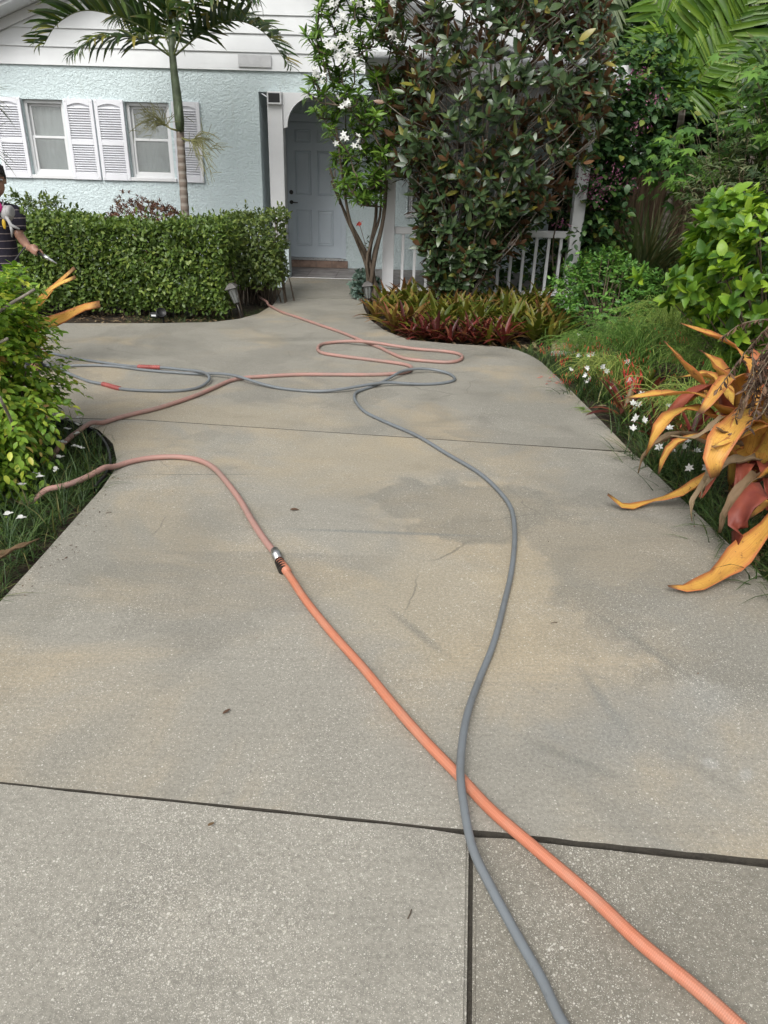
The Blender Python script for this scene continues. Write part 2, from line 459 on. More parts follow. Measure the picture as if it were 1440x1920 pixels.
# apron slabs before the near joint, the drive, the far part, the walk
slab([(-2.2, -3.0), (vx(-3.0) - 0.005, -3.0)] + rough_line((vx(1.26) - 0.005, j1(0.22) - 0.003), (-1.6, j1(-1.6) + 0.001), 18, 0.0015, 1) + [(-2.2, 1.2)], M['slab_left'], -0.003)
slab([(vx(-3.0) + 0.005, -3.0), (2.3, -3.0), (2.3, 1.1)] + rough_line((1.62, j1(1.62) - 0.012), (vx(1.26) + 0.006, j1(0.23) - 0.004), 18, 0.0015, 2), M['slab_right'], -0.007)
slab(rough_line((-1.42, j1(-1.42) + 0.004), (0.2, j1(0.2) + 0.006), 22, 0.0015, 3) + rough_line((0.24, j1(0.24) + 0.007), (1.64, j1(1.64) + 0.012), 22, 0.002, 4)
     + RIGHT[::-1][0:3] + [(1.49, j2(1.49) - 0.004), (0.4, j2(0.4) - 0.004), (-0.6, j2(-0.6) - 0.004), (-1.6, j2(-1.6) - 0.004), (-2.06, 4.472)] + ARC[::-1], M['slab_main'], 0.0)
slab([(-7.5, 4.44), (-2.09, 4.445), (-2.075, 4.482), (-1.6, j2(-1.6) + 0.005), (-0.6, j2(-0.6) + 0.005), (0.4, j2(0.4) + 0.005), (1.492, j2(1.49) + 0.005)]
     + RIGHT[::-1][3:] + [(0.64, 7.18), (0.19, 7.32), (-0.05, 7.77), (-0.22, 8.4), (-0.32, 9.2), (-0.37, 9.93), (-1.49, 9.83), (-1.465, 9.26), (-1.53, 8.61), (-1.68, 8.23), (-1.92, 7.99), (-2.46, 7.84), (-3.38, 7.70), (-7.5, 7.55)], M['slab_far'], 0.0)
wk = MB().prism([(-1.492, 9.842), (-0.372, 9.942), (-0.45, 11.385), (-1.555, 11.385)], -0.11, 0.0, bev=0.006)
wk.V = [(x, y, z + max(0, (y - 9.85)) * 0.055) for x, y, z in wk.V]
wk.build('slab', M['slab_walk'], drive)
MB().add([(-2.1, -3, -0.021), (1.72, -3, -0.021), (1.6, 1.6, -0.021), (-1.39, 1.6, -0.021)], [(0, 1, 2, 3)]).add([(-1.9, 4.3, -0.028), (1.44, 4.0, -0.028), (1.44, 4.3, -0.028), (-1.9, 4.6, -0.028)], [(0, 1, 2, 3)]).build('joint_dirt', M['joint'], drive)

# thin black strip round the planting bed
ed = MB(); ep = [Vector((x + 0.0, y, 0)) for x, y in ARC[3:]] + [Vector((-2.35, 4.43, 0)), Vector((-2.9, 4.42, 0))]
ins = [Vector((-0.035, -0.01, 0)), Vector((-0.035, -0.012, 0)), Vector((-0.035, -0.02, 0)), Vector((-0.03, -0.028, 0)), Vector((-0.025, -0.032, 0)), Vector((-0.02, -0.036, 0)), Vector((-0.01, -0.038, 0)), Vector((0, -0.038, 0)), Vector((0, -0.038, 0))]
cp = catmull([(p + q)[:] for p, q in zip(ep, ins)], 0.04)
V = []; Fc = []
for i, p in enumerate(cp):
    tn = Vector(cp[min(i + 1, len(cp) - 1)]) - Vector(cp[max(i - 1, 0)]); tn.normalize(); nr = Vector((tn.y, -tn.x, 0)) * 0.006
    for sgn in (-1, 1):
        for z in (-0.06, 0.012): V.append(Vector((p[0], p[1], z)) + nr * sgn)
for i in range(len(cp) - 1):
    a = i * 4; b = a + 4
    Fc += [(a, b, b + 1, a + 1), (a + 2, a + 3, b + 3, b + 2), (a + 1, b + 1, b + 3, a + 3)]
e = MB().add(V, Fc).build('bed_strip', M['black']); tag(e, 'thin black strip curving round the bed with the pink hose', 'edging')

# ------------------------------------------------------------------ house
FY, DY = 11.4, 12.9                       # front wall plane, door wall plane
house = empty('house', (-2.2, 11.4, 0), 'pale blue stucco house with white siding gable, shutters and front porch', 'house')
WIN = [(-5.19, -4.62), (-3.76, -3.145)]
WZ0, WZ1 = 1.40, 2.355
w = MB()
xs = [-7.0, WIN[0][0], WIN[0][1], WIN[1][0], WIN[1][1], -1.89]
TH = 0.22
w.box(xs[0], xs[1], FY, FY + TH, -0.06, 2.78).box(xs[2], xs[3], FY, FY + TH, -0.06, 2.78).box(xs[4], xs[5], FY, FY + TH, -0.06, 2.78)
for a, b in WIN:
    w.box(a, b, FY, FY + TH, -0.06, WZ0 - 0.0).box(a, b, FY, FY + TH, WZ1, 2.78)
w.build('front_wall', M['stucco'], house)
box('porch_return_wall', (-2.05, -1.893, FY + TH, DY, -0.06, 2.52), M['stucco'], house)
box('porch_header', (-1.89, 2.62, FY, FY + TH, 2.52, 2.78), M['stucco'], house)
# door wall with door and window openings
DX0, DX1, DZ0, DZ1 = -1.765, -0.815, 0.225, 2.30
PWX0, PWX1, PWZ0, PWZ1 = 0.25, 1.75, 0.95, 2.1
w = MB()
w.box(-1.893, DX0, DY, DY + 0.2, 0.0, 2.62).box(DX0, DX1, DY, DY + 0.2, DZ1, 2.62).box(DX1, PWX0, DY, DY + 0.2, 0.0, 2.62)
w.box(PWX0, PWX1, DY, DY + 0.2, 0.0, PWZ0).box(PWX0, PWX1, DY, DY + 0.2, PWZ1, 2.62).box(PWX1, 2.6, DY, DY + 0.2, 0.0, 2.62)
w.build('porch_wall', M['stucco'], house)
box('porch_ceiling', (-1.89, 2.59, FY + TH + 0.002, DY - 0.002, 2.535, 2.60), M['white'], house)
box('porch_ceiling', (-0.02, 2.35, 10.09, FY - 0.003, 2.533, 2.60), M['white'], house)
box('side_wall', (2.4, 2.6, DY + 0.2, 20, -0.06, 2.7), M['stucco'], house)
box('side_wall', (-7.0, -6.8, FY + TH, 20, -0.06, 2.7), M['stucco'], house)
box('room_back', (-6.8, 2.4, 14.6, 14.7, -0.06, 2.7), M['interior'], house)
# gable: siding boards, each a board of its own
PKX, PKZ, SL = -2.23, 4.36, 0.377
def rake_x(z): return (PKX - (PKZ - z) / SL, PKX + (PKZ - z) / SL)
z = 2.765; i = 0
while z < PKZ - 0.1:
    z1 = min(z + 0.213, PKZ - 0.02)
    a0, b0 = rake_x(z); a1, b1 = rake_x(z1)
    a0 = max(a0, -7.05); b0 = min(b0, 2.62); a1 = max(a1, -7.05); b1 = min(b1, 2.62)
    V = [(a0, FY - 0.030, z), (b0, FY - 0.030, z), (b1, FY - 0.008, z1 + 0.015), (a1, FY - 0.008, z1 + 0.015),
         (a0, FY + 0.04, z), (b0, FY + 0.04, z), (b1, FY + 0.04, z1 + 0.015), (a1, FY + 0.04, z1 + 0.015)]
    MB().add(V, [(0, 1, 2, 3), (4, 7, 6, 5), (0, 4, 5, 1), (1, 5, 6, 2), (3, 2, 6, 7), (0, 3, 7, 4)]).build('siding_board', M['siding'], house)
    z += 0.213; i += 1
gw = MB().prism([(-7.0, 2.79), (2.6, 2.79), (PKX, PKZ - 0.05)], FY + 0.05, FY + TH, axis='y'); gw.build('gable_wall', M['interior'], house)
# roof slopes with overhang, white rake boards, soffit
roof = MB()
for s in (-1, 1):
    ex = PKX + s * 5.35; ez = PKZ + 0.06 - 5.35 * SL
    roof.prism([(PKX, PKZ + 0.11), (PKX, PKZ + 0.30), (ex, ez + 0.24), (ex, ez + 0.05)] if s > 0 else [(PKX, PKZ + 0.11), (ex, ez + 0.05), (ex, ez + 0.24), (PKX, PKZ + 0.30)], FY - 0.42, 20, axis='y')
rf = roof.build('roof', M['roof'], house)
for s in (-1, 1):
    ex = PKX + s * 5.38; ez = PKZ - 5.38 * SL
    MB().prism([(PKX, PKZ + 0.10), (PKX, PKZ + 0.29), (ex, ez + 0.29), (ex, ez + 0.10)], FY - 0.465, FY - 0.423, axis='y').build('rake_board', M['white'], rf)
    MB().prism([(PKX, PKZ + 0.06), (PKX, PKZ + 0.10), (ex, ez + 0.10), (ex, ez + 0.06)], FY - 0.425, FY - 0.012, axis='y').build('soffit', M['white'], rf)
    MB().prism([(PKX, PKZ - 0.06), (PKX, PKZ + 0.055), (ex, ez + 0.055), (ex, ez - 0.06)], FY - 0.06, FY - 0.034, axis='y').build('frieze_board', M['white'], rf)
# windows
def window(x0, x1, z0, z1, y, nm='window', curtain=True, deep=0.075):
    fr = MB(); f = 0.045; yy = y + deep
    fr.box(x0, x0 + f, yy - 0.02, yy + 0.05, z0, z1, 0.004).box(x1 - f, x1, yy - 0.02, yy + 0.05, z0, z1, 0.004)
    fr.box(x0 + f, x1 - f, yy - 0.02, yy + 0.05, z1 - f, z1, 0.004).box(x0 + f, x1 - f, yy - 0.02, yy + 0.05, z0, z0 + f, 0.004)
    o = fr.build(nm, M['white'], house)
    zm = (z0 + z1) / 2 + 0.01
    for k, (a, b, dy) in enumerate(((z0 + f, zm + 0.02, 0.0), (zm - 0.02, z1 - f, 0.03))):
        sa = MB(); g = 0.032
        xa, xb = x0 + f, x1 - f
        sa.box(xa, xa + g, yy + dy, yy + dy + 0.025, a, b, 0.003).box(xb - g, xb, yy + dy, yy + dy + 0.025, a, b, 0.003)
        sa.box(xa + g, xb - g, yy + dy, yy + dy + 0.025, a, a + g, 0.003).box(xa + g, xb - g, yy + dy, yy + dy + 0.025, b - g, b, 0.003)
        sa.build('sash', M['white'], o)
        MB().box(xa + g, xb - g, yy + dy + 0.010, yy + dy + 0.014, a + g, b - g).build('pane', M['glass'], o)
    if curtain:
        V = []; Fc = []; n = 40
        for k in range(n + 1):
            x = x0 + (x1 - x0) * k / n; yv = yy + 0.12 + 0.004 * math.sin(k * 0.9) + 0.003 * math.sin(k * 2.3 + x)
            V += [(x, yv, z0 - 0.02), (x, yv, z1 + 0.02)]
        for k in range(n): Fc.append((2 * k, 2 * k + 2, 2 * k + 3, 2 * k + 1))
        MB().add(V, Fc).build('curtain', M['curtain'], o, True)
    sl = MB().box(x0 - 0.03, x1 + 0.03, y - 0.03, y + deep - 0.022, z0 - 0.045, z0 + 0.004, 0.006).build('sill', M['white'], o)
    return o
for a, b in WIN: window(a, b, WZ0, WZ1, FY)
window(PWX0, PWX1, PWZ0, PWZ1, DY)
# shutters
def shutter(x0, x1, z0=1.355, z1=2.37):
    y1 = FY - 0.004; y0 = y1 - 0.036; st = 0.05; n = 9
    f = MB().box(x0, x0 + st, y0, y1, z0, z1, 0.004).box(x1 - st, x1, y0, y1, z0, z1, 0.004)
    zm = z0 + (z1 - z0) * 0.47
    f.box(x0 + st, x1 - st, y0, y1, z0, z0 + 0.085, 0.003).box(x0 + st, x1 - st, y0, y1, zm - 0.03, zm + 0.03, 0.003)
    pts = [(x0 + st, z1)] + [(x1 - st, z1)] + [(x1 - st - (x1 - x0 - 2 * st) * k / n, z1 - 0.085 + 0.035 * math.sin(math.pi * k / n)) for k in range(n + 1)]
    f.prism(pts, y0 + 0.001, y1, axis='y')
    f.box(x0 + st, x1 - st, y1 - 0.006, y1 - 0.001, z0 + 0.08, z1 - 0.05)
    o = f.build('shutter', M['shutter'], house)
    for za, zb in ((z0 + 0.085, zm - 0.03), (zm + 0.03, z1 - 0.085)):
        lv = MB(); k = int((zb - za) / 0.030)
        for i in range(k):
            zc = za + (i + 0.5) * (zb - za) / k
            lv.add([(x0 + st, y0 + 0.003, zc - 0.013), (x1 - st, y0 + 0.003, zc - 0.013), (x1 - st, y1 - 0.007, zc - 0.001), (x0 + st, y1 - 0.007, zc - 0.001),
                    (x0 + st, y0 + 0.003, zc - 0.006), (x1 - st, y0 + 0.003, zc - 0.006), (x1 - st, y1 - 0.007, zc + 0.008), (x0 + st, y1 - 0.007, zc + 0.008)],
                   [(0, 3, 2, 1), (4, 5, 6, 7), (0, 1, 5, 4)])
        l_ = lv.build('louvres', M['shutter'], o); l_['kind'] = 'stuff'
    for xx in (x0 + 0.025, x1 - 0.025):
        for zz in (z0 + 0.03, z1 - 0.03):
            MB().lathe([(0.008, 0), (0.008, 0.004), (0.004, 0.006)], (xx, y0, zz), 8, Matrix.Rotation(math.pi / 2, 3, 'X')).build('screw', M['white'], o)
for a in (-5.60, -4.60, -4.175, -3.10): shutter(a, a + (0.405 if a != -3.10 else 0.385))
# door
dr = MB().box(DX0 + 0.035, DX1 - 0.035, DY + 0.03, DY + 0.075, DZ0 + 0.01, DZ1 - 0.04, 0.003).build('door', M['door'], house)
dw = DX1 - DX0 - 0.07; dx = DX0 + 0.035
for ca in (0.145, 0.555):
    for z0, z1 in ((0.42, 0.98), (1.20, 1.86), (1.97, 2.16)):
        x0 = dx + dw * ca; x1 = x0 + dw * 0.30
        z0 += 0.0; f = 0.014
        fr = MB()
        V = []
        for q, (ins_, yy) in enumerate(((0, 0.0302), (0.012, 0.020), (0.024, 0.0302), (0.05, 0.022))):
            V += [(x0 + ins_, DY + yy, z0 + ins_), (x1 - ins_, DY + yy, z0 + ins_), (x1 - ins_, DY + yy, z1 - ins_), (x0 + ins_, DY + yy, z1 - ins_)]
        Fc = [tuple((q * 4 + k, q * 4 + (k + 1) % 4, q * 4 + 4 + (k + 1) % 4, q * 4 + 4 + k)) for q in range(3) for k in range(4)] + [(12, 13, 14, 15)]
        fr.add(V, Fc).build('panel', M['door'], dr)
MB().lathe([(0.033, 0), (0.033, 0.012), (0.026, 0.018), (0.012, 0.019)], (dx + 0.06, DY + 0.03, 1.24), 16, Matrix.Rotation(math.pi / 2, 3, 'X')).build('deadbolt', M['darkmetal'], dr)
hd = MB().lathe([(0.03, 0), (0.03, 0.01), (0.014, 0.014), (0.012, 0.05)], (dx + 0.06, DY + 0.03, 1.09), 14, Matrix.Rotation(math.pi / 2, 3, 'X'))
hd.tube([(dx + 0.055, DY - 0.02, 1.09), (dx + 0.10, DY - 0.026, 1.088), (dx + 0.17, DY - 0.02, 1.084)], [0.012, 0.010, 0.007], 8); hd.build('handle', M['darkmetal'], dr, True)
fr = MB().box(DX0 - 0.05, DX0 + 0.032, DY - 0.018, DY + 0.09, DZ0, DZ1 + 0.02, 0.003).box(DX1 - 0.032, DX1 + 0.05, DY - 0.018, DY + 0.09, DZ0, DZ1 + 0.02, 0.003).box(DX0 - 0.05, DX1 + 0.05, DY - 0.02, DY + 0.09, DZ1 - 0.037, DZ1 + 0.075, 0.003)
fr.build('door_frame', M['door'], house)
box('threshold', (DX0 - 0.02, DX1 + 0.02, DY - 0.055, DY + 0.09, DZ0 - 0.03, DZ0 + 0.008), M['chrome'], house, 0.004)
# tiled step under the door and the porch floor
st = box('door_step', (DX0 - 0.05, DX1 + 0.08, DY - 0.035, DY + 0.02, 0.07, DZ0 - 0.032), M['grout'], house)
for k in range(4):
    a = DX0 - 0.05 + k * 0.272
    MB().box(a + 0.002, min(a + 0.268, DX1 + 0.08), DY - 0.041, DY - 0.03, 0.082, DZ0 - 0.034, 0.002).build('tile', M['riser'], st)
pf = MB().prism([(-1.55, 11.405), (-0.10, 11.405), (-0.10, 10.10), (2.36, 10.10), (2.36, DY), (-1.89, DY), (-1.89, 11.65), (-1.55, 11.65)], -0.06, 0.076)
pf = pf.build('porch_floor', M['grout'], house)
tl = 0.45
for i in range(-5, 6):
    for j in range(0, 7):
        x0 = i * tl + 0.05; y0 = 10.11 + j * tl
        x1 = x0 + tl; y1 = y0 + tl
        if y0 < 11.3 and x0 < -0.1: continue
        x0 = max(x0, -1.54 if y0 < 11.65 else -1.885); y0 = max(y0, 11.42 if x0 < -0.1 else 10.11)
        x1 = min(x1, 2.35); y1 = min(y1, DY - 0.042)
        if x1 - x0 < 0.06 or y1 - y0 < 0.06: continue
        MB().box(x0 + 0.003, x1 - 0.003, y0 + 0.003, y1 - 0.003, 0.07, 0.081, 0.0015).build('tile', M['tile'], pf)
box('floor_nosing', (-1.54, -0.46, 11.386, 11.404, 0.055, 0.088), M['white'], house, 0.003)
# entrance pillar: stucco foot, white wrapped post, curved bracket, box
box('pillar_foot', (-1.73, -1.525, 11.33, 11.60, -0.06, 0.575), M['stucco'], house)
ps = box('porch_post', (-1.765, -1.555, 11.325, 11.60, 0.578, 2.517), M['white'], house, 0.006)
def arch_bracket(xp, s, y0, y1, zt, parent, R=0.42):
    pts = [(xp, zt)]; n = 14
    outer = [(xp + s * (R + 0.02), zt)]
    pts = [(xp, zt - R - 0.02), (xp, zt), (xp + s * (R + 0.06), zt), (xp + s * (R + 0.06), zt - 0.045)]
    for k in range(n + 1):
        a = math.pi / 2 * k / n
        pts.append((xp + s * (0.055 + (R - 0.055) * (1 - math.sin(a))), zt - 0.05 - (R - 0.05) * (1 - math.cos(a))))
    return MB().prism(pts, y0, y1, axis='y').build('bracket', M['white'], parent)
arch_bracket(-1.552, 1, 11.36, 11.42, 2.517, house)
sb = MB().box(-1.755, -1.56, 11.262, 11.324, 2.36, 2.515, 0.006).build('outlet_box', M['white'], house)
box('opening', (-1.735, -1.58, 11.2585, 11.268, 2.385, 2.495), M['black'], sb)
# number plate above the porch, door bell
box('number_plate', (-2.14, -1.69, 11.352, 11.368, 2.80, 2.95), paint('plate_grey', (0.60, 0.61, 0.62), 0.6, 0.06, 9), house, 0.004)
db = box('door_bell', (-0.735, -0.675, DY - 0.028, DY - 0.002, 1.345, 1.475), M['black'], house, 0.008)
box('bell_plate', (-0.729, -0.681, DY - 0.031, DY - 0.026, 1.352, 1.412), M['chrome'], db, 0.003)
# projecting porch: posts, beam, railing
RY = 10.0
for x in (-0.04, 2.37):
    p_ = MB().box(x - 0.075, x + 0.075, RY - 0.075, RY + 0.075, -0.06, 2.325, 0.006).build('porch_post', M['white'], house)
    if x < 0: MB().box(x - 0.083, x + 0.083, RY - 0.083, RY + 0.083, -0.05, 0.13, 0.004).build('post_foot', M['white'], p_)
box('porch_beam', (-0.20, 2.62, RY - 0.09, RY + 0.08, 2.33, 2.53), M['white'], house, 0.006)
box('porch_beam', (-0.19, -0.03, RY + 0.082, FY - 0.002, 2.335, 2.525), M['white'], house, 0.006)
box('porch_beam', (2.36, 2.52, RY + 0.082, FY - 0.002, 2.335, 2.525), M['white'], house, 0.006)
pr = MB().prism([(9.75, 2.62), (9.75, 2.72), (11.36, 3.02), (11.36, 2.605)], -0.35, 2.72, axis='x').build('porch_roof', M['roof'], house)
box('fascia', (-0.36, 2.73, 9.725, 9.748, 2.545, 2.73), M['white'], pr, 0.003)
box('fascia_soffit', (-0.35, 2.72, 9.75, 10.055, 2.55, 2.60), M['white'], pr)
rl = box('railing', (0.037, 2.293, RY - 0.045, RY + 0.045, 0.83, 0.915), M['white'], house, 0.008)
box('bottom_rail', (0.045, 2.293, RY - 0.025, RY + 0.025, 0.105, 0.16), M['white'], rl, 0.004)
for k in range(14):
    x = 0.15 + k * 0.158
    box('baluster', (x - 0.019, x + 0.019, RY - 0.019, RY + 0.019, 0.158, 0.832), M['white'], rl, 0.003)

# ------------------------------------------------------------------ wooden fence behind the side garden
fence = empty('wood_fence', (4.6, 12.3, 0), 'weathered brown board fence behind the vine and the rushes', 'fence')
for k in range(22):
    x = 2.75 + k * 0.15
    h = 1.72 + random.uniform(-0.015, 0.015)
    MB().box(x + 0.003, x + 0.145, 12.3 + (k % 2) * 0.004, 12.322 + (k % 2) * 0.004, -0.05, h, 0.003).build('board', M['fence'], fence)
for z in (0.35, 1.45): box('fence_rail', (2.75, 6.05, 12.33, 12.37, z, z + 0.09), M['fence'], fence)
# ------------------------------------------------------------------ foliage tools
def nrm(a):
    a = np.asarray(a, float); return a / np.maximum(np.linalg.norm(a, axis=-1, keepdims=True), 1e-9)

def leaf_tpl(w=0.4, n=3, fold=0.12, curl=0.15, prof='oval', wave=0.0, fold_pow=1.0):
    """leaf of length 1 along +Y, upper side +Z; returns verts, faces, along"""
    V = []; A = []
    for i in range(n + 1):
        t = i / n
        if prof == 'oval': ww = math.sin(math.pi * min(1, (t * 0.93 + 0.05)) ** 0.85) ** 0.8
        elif prof == 'strap': ww = (0.75 + 0.25 * math.sin(math.pi * t)) * (1 if t < 0.75 else max(0.04, (1 - t) / 0.25) ** 0.6)
        elif prof == 'blade': ww = (1 - t) ** 0.6 * (0.55 + 0.45 * min(1, t * 6))
        elif prof == 'spoon': ww = (0.25 + 0.75 * math.sin(math.pi * min(1, t * 0.95)) ** 1.2) if t < 0.98 else 0.05
        else: ww = 1 - t
        ww = max(ww, 0.03) * w / 2
        z = -curl * t * t
        y = t - 0.25 * abs(curl) * t ** 3
        wz = wave * math.sin(t * 9)
        V += [(-ww, y, z + fold * ww / (w / 2) * w + wz), (0, y, z), (ww, y, z + fold * ww / (w / 2) * w - wz)]
        A += [t] * 3
    Fc = []
    for i in range(n):
        a = i * 3
        Fc += [(a, a + 1, a + 4, a + 3), (a + 1, a + 2, a + 5, a + 4)]
    return np.array(V), Fc, np.array(A)

def lobed_tpl():
    V = [(0, 0, 0)]; Fc = []; A = [0]
    angs = np.radians([-115, -95, -72, -55, -38, -18, 0, 18, 38, 55, 72, 95, 115])
    rad = [0.45, 0.30, 0.75, 0.42, 0.95, 0.5, 1.05, 0.5, 0.95, 0.42, 0.75, 0.30, 0.45]
    for a, r in zip(angs, rad):
        V.append((math.sin(a) * r * 0.62, 0.25 + math.cos(a) * r * 0.62, -0.16 * r * r)); A.append(r)
    V[0] = (0, 0.25, 0.03)
    for i in range(1, len(V) - 1): Fc.append((0, i + 1, i))
    return np.array(V), Fc, np.array(A)

def mesh_from_arrays(name, V, loops, starts, totals, mat, rnd=None, along=None, smooth=True):
    me = bpy.data.meshes.new(name)
    me.vertices.add(len(V)); me.vertices.foreach_set('co', np.ascontiguousarray(V, np.float32).ravel())
    me.loops.add(len(loops)); me.loops.foreach_set('vertex_index', loops.astype(np.int32))
    me.polygons.add(len(starts)); me.polygons.foreach_set('loop_start', starts.astype(np.int32))
    try: me.polygons.foreach_set('loop_total', totals.astype(np.int32))
    except Exception: pass
    if smooth: me.polygons.foreach_set('use_smooth', np.ones(len(starts), bool))
    me.update(calc_edges=True)
    if rnd is not None:
        at = me.attributes.new('rnd', 'FLOAT', 'POINT'); at.data.foreach_set('value', rnd.astype(np.float32))
    if along is not None:
        at = me.attributes.new('along', 'FLOAT', 'POINT'); at.data.foreach_set('value', along.astype(np.float32))
    if mat is not None: me.materials.append(mat)
    me.validate()
    return me

def basis(D, U):
    D = nrm(D); S = np.cross(D, U); bad = np.linalg.norm(S, axis=1) < 1e-3
    S[bad] = np.cross(D[bad], np.array([1.0, 0.2, 0.1])); S = nrm(S); N = np.cross(S, D)
    return S, D, N

TPLMESH = {}
def foliage(parent, tpls, P, D, U, S, mat, nparts=0, name='foliage', part='leaf', wscale=None, near=None):
    """leaves at P pointing along D, upper side toward U, length S. The nparts nearest ones are objects, the rest one mesh."""
    P = np.asarray(P, float); D = np.asarray(D, float); U = np.asarray(U, float); S = np.asarray(S, float)
    X, Y, Z = basis(D, U)
    n = len(P); which = rng.integers(0, len(tpls), n); R = rng.random(n)
    ws = np.ones(n) if wscale is None else np.asarray(wscale, float)
    order = np.argsort(np.linalg.norm(P - (CAMP if near is None else np.array(near)), axis=1))
    sel = np.zeros(n, bool)
    if nparts: sel[order[:nparts]] = True
    base = BASE.get(parent.name, Vector((0, 0, 0))) if parent is not None else Vector((0, 0, 0))
    out = []
    for i in np.nonzero(sel)[0]:
        key = (id(tpls), int(which[i]), mat.name, part)
        me = TPLMESH.get(key)
        if me is None:
            V, Fc, A = tpls[which[i]]
            me = setmesh(part, V, Fc, mat, True); at = me.attributes.new('along', 'FLOAT', 'POINT'); at.data.foreach_set('value', A.astype(np.float32))
            TPLMESH[key] = me; TPLMESH[('keep', id(tpls))] = tpls
        o = bpy.data.objects.new(part, me)
        m = Matrix(((X[i][0] * ws[i], Y[i][0], Z[i][0], 0), (X[i][1] * ws[i], Y[i][1], Z[i][1], 0), (X[i][2] * ws[i], Y[i][2], Z[i][2], 0), (0, 0, 0, 1))) @ Matrix.Scale(S[i], 4)
        m.translation = Vector(P[i]) - base
        COL.objects.link(o); o.parent = parent; o.matrix_basis = m
        out.append(o)
    rest = np.nonzero(~sel)[0]
    if len(rest):
        Vs, Ls, St, To, Rn, Al = [], [], [], [], [], []
        vo = lo = 0
        for ti, (V, Fc, A) in enumerate(tpls):
            idx = rest[which[rest] == ti]
            if not len(idx): continue
            k = len(idx); s_ = S[idx][:, None, None]
            W = P[idx][:, None, :] + s_ * (V[None, :, 0:1] * ws[idx][:, None, None] * X[idx][:, None, :] + V[None, :, 1:2] * Y[idx][:, None, :] + V[None, :, 2:3] * Z[idx][:, None, :])
            Vs.append(W.reshape(-1, 3)); Rn.append(np.repeat(R[idx], len(V))); Al.append(np.tile(A, k))
            fl = np.array([v for f in Fc for v in f]); ft = np.array([len(f) for f in Fc])
            Ls.append((fl[None, :] + (np.arange(k) * len(V))[:, None] + vo).ravel())
            tot = np.tile(ft, k); To.append(tot)
            vo += k * len(V)
        tot = np.concatenate(To); st = np.concatenate([[0], np.cumsum(tot)[:-1]])
        me = mesh_from_arrays(name, np.concatenate(Vs), np.concatenate(Ls), st, tot, mat, np.concatenate(Rn), np.concatenate(Al))
        o = bpy.data.objects.new(name, me); o['kind'] = 'stuff'; link(o, parent); out.append(o)
    return out

class Cloud:
    def __init__(s): s.P = []; s.D = []; s.U = []; s.S = []
    def add(s, p, d, u, l): s.P.append(p); s.D.append(d); s.U.append(u); s.S.append(l)
    def rosette(s, p, axis, n, L, spread=1.0, jit=0.25, inner=True):
        axis = nrm(axis); a = np.cross(axis, [0.3, 0.2, 1.0]); a = nrm(a); b = np.cross(axis, a); ph0 = rng.random() * 6.28
        for k in range(n):
            ph = ph0 + k * 2.4 + rng.normal() * 0.2; sp = spread * (0.45 + 0.75 * (k + 1) / n) + rng.normal() * jit * 0.5
            per = a * math.cos(ph) + b * math.sin(ph)
            d = axis * math.cos(sp) + per * math.sin(sp)
            s.add(np.asarray(p) - axis * L * 0.35 * k / n, d, axis + rng.normal(0, jit, 3), L * rng.uniform(0.7, 1.1))
    def spray(s, p, d, n, tl, L, up=(0, 0, 1), droop=0.4, tipleaf=True):
        d = nrm(d); side = nrm(np.cross(d, up) + 1e-6)
        for k in range(n):
            t = (k + 0.5) / n; sg = 1 if k % 2 else -1
            pos = np.asarray(p) + d * tl * t + np.array([0, 0, -droop * tl * t * t])
            dd = d * 0.55 + side * sg * 0.9 + np.array([0, 0, -0.25 - droop * t * 0.5]) + rng.normal(0, 0.22, 3)
            s.add(pos, dd, np.array(up) + rng.normal(0, 0.35, 3), L * rng.uniform(0.65, 1.1))
        if tipleaf: s.add(np.asarray(p) + d * tl + np.array([0, 0, -droop * tl]), d + [0, 0, -droop], np.array(up) + rng.normal(0, 0.3, 3), L)
    def arr(s): return np.array(s.P), np.array(s.D), np.array(s.U), np.array(s.S)

def lump(p, f=2.0, seed=0.0):
    p = np.asarray(p)
    return (math.sin(p[0] * f + seed) * math.sin(p[1] * f * 1.2 + seed * 2.1) + math.sin(p[2] * f * 1.3 + 1.7 * seed + p[0] * f * 0.7)) * 0.5

def sph():
    v = rng.normal(size=3); return v / np.linalg.norm(v)

def stems(parent, base, tips, mat, r0=0.02, r1=0.004, name='branches', bow=0.1, n=5, sides=5, spread=0.05):
    mb = MB()
    for tp in tips:
        b = np.asarray(base) + np.array([rng.normal(0, spread), rng.normal(0, spread), 0])
        tp = np.asarray(tp); L = np.linalg.norm(tp - b)
        mid = b * 0.45 + tp * 0.55 + rng.normal(0, bow * 0.35, 3) * L; mid[:2] = b[:2] * 0.6 + tp[:2] * 0.4 + rng.normal(0, 0.03, 2) * L
        pts = []
        for k in range(n + 1):
            t = k / n; pts.append((1 - t) ** 2 * b + 2 * t * (1 - t) * mid + t * t * tp)
        mb.tube(pts, [r0 + (r1 - r0) * k / n for k in range(n + 1)], sides, cap=False)
    o = mb.build(name, mat, parent, True); o['kind'] = 'stuff'; return o

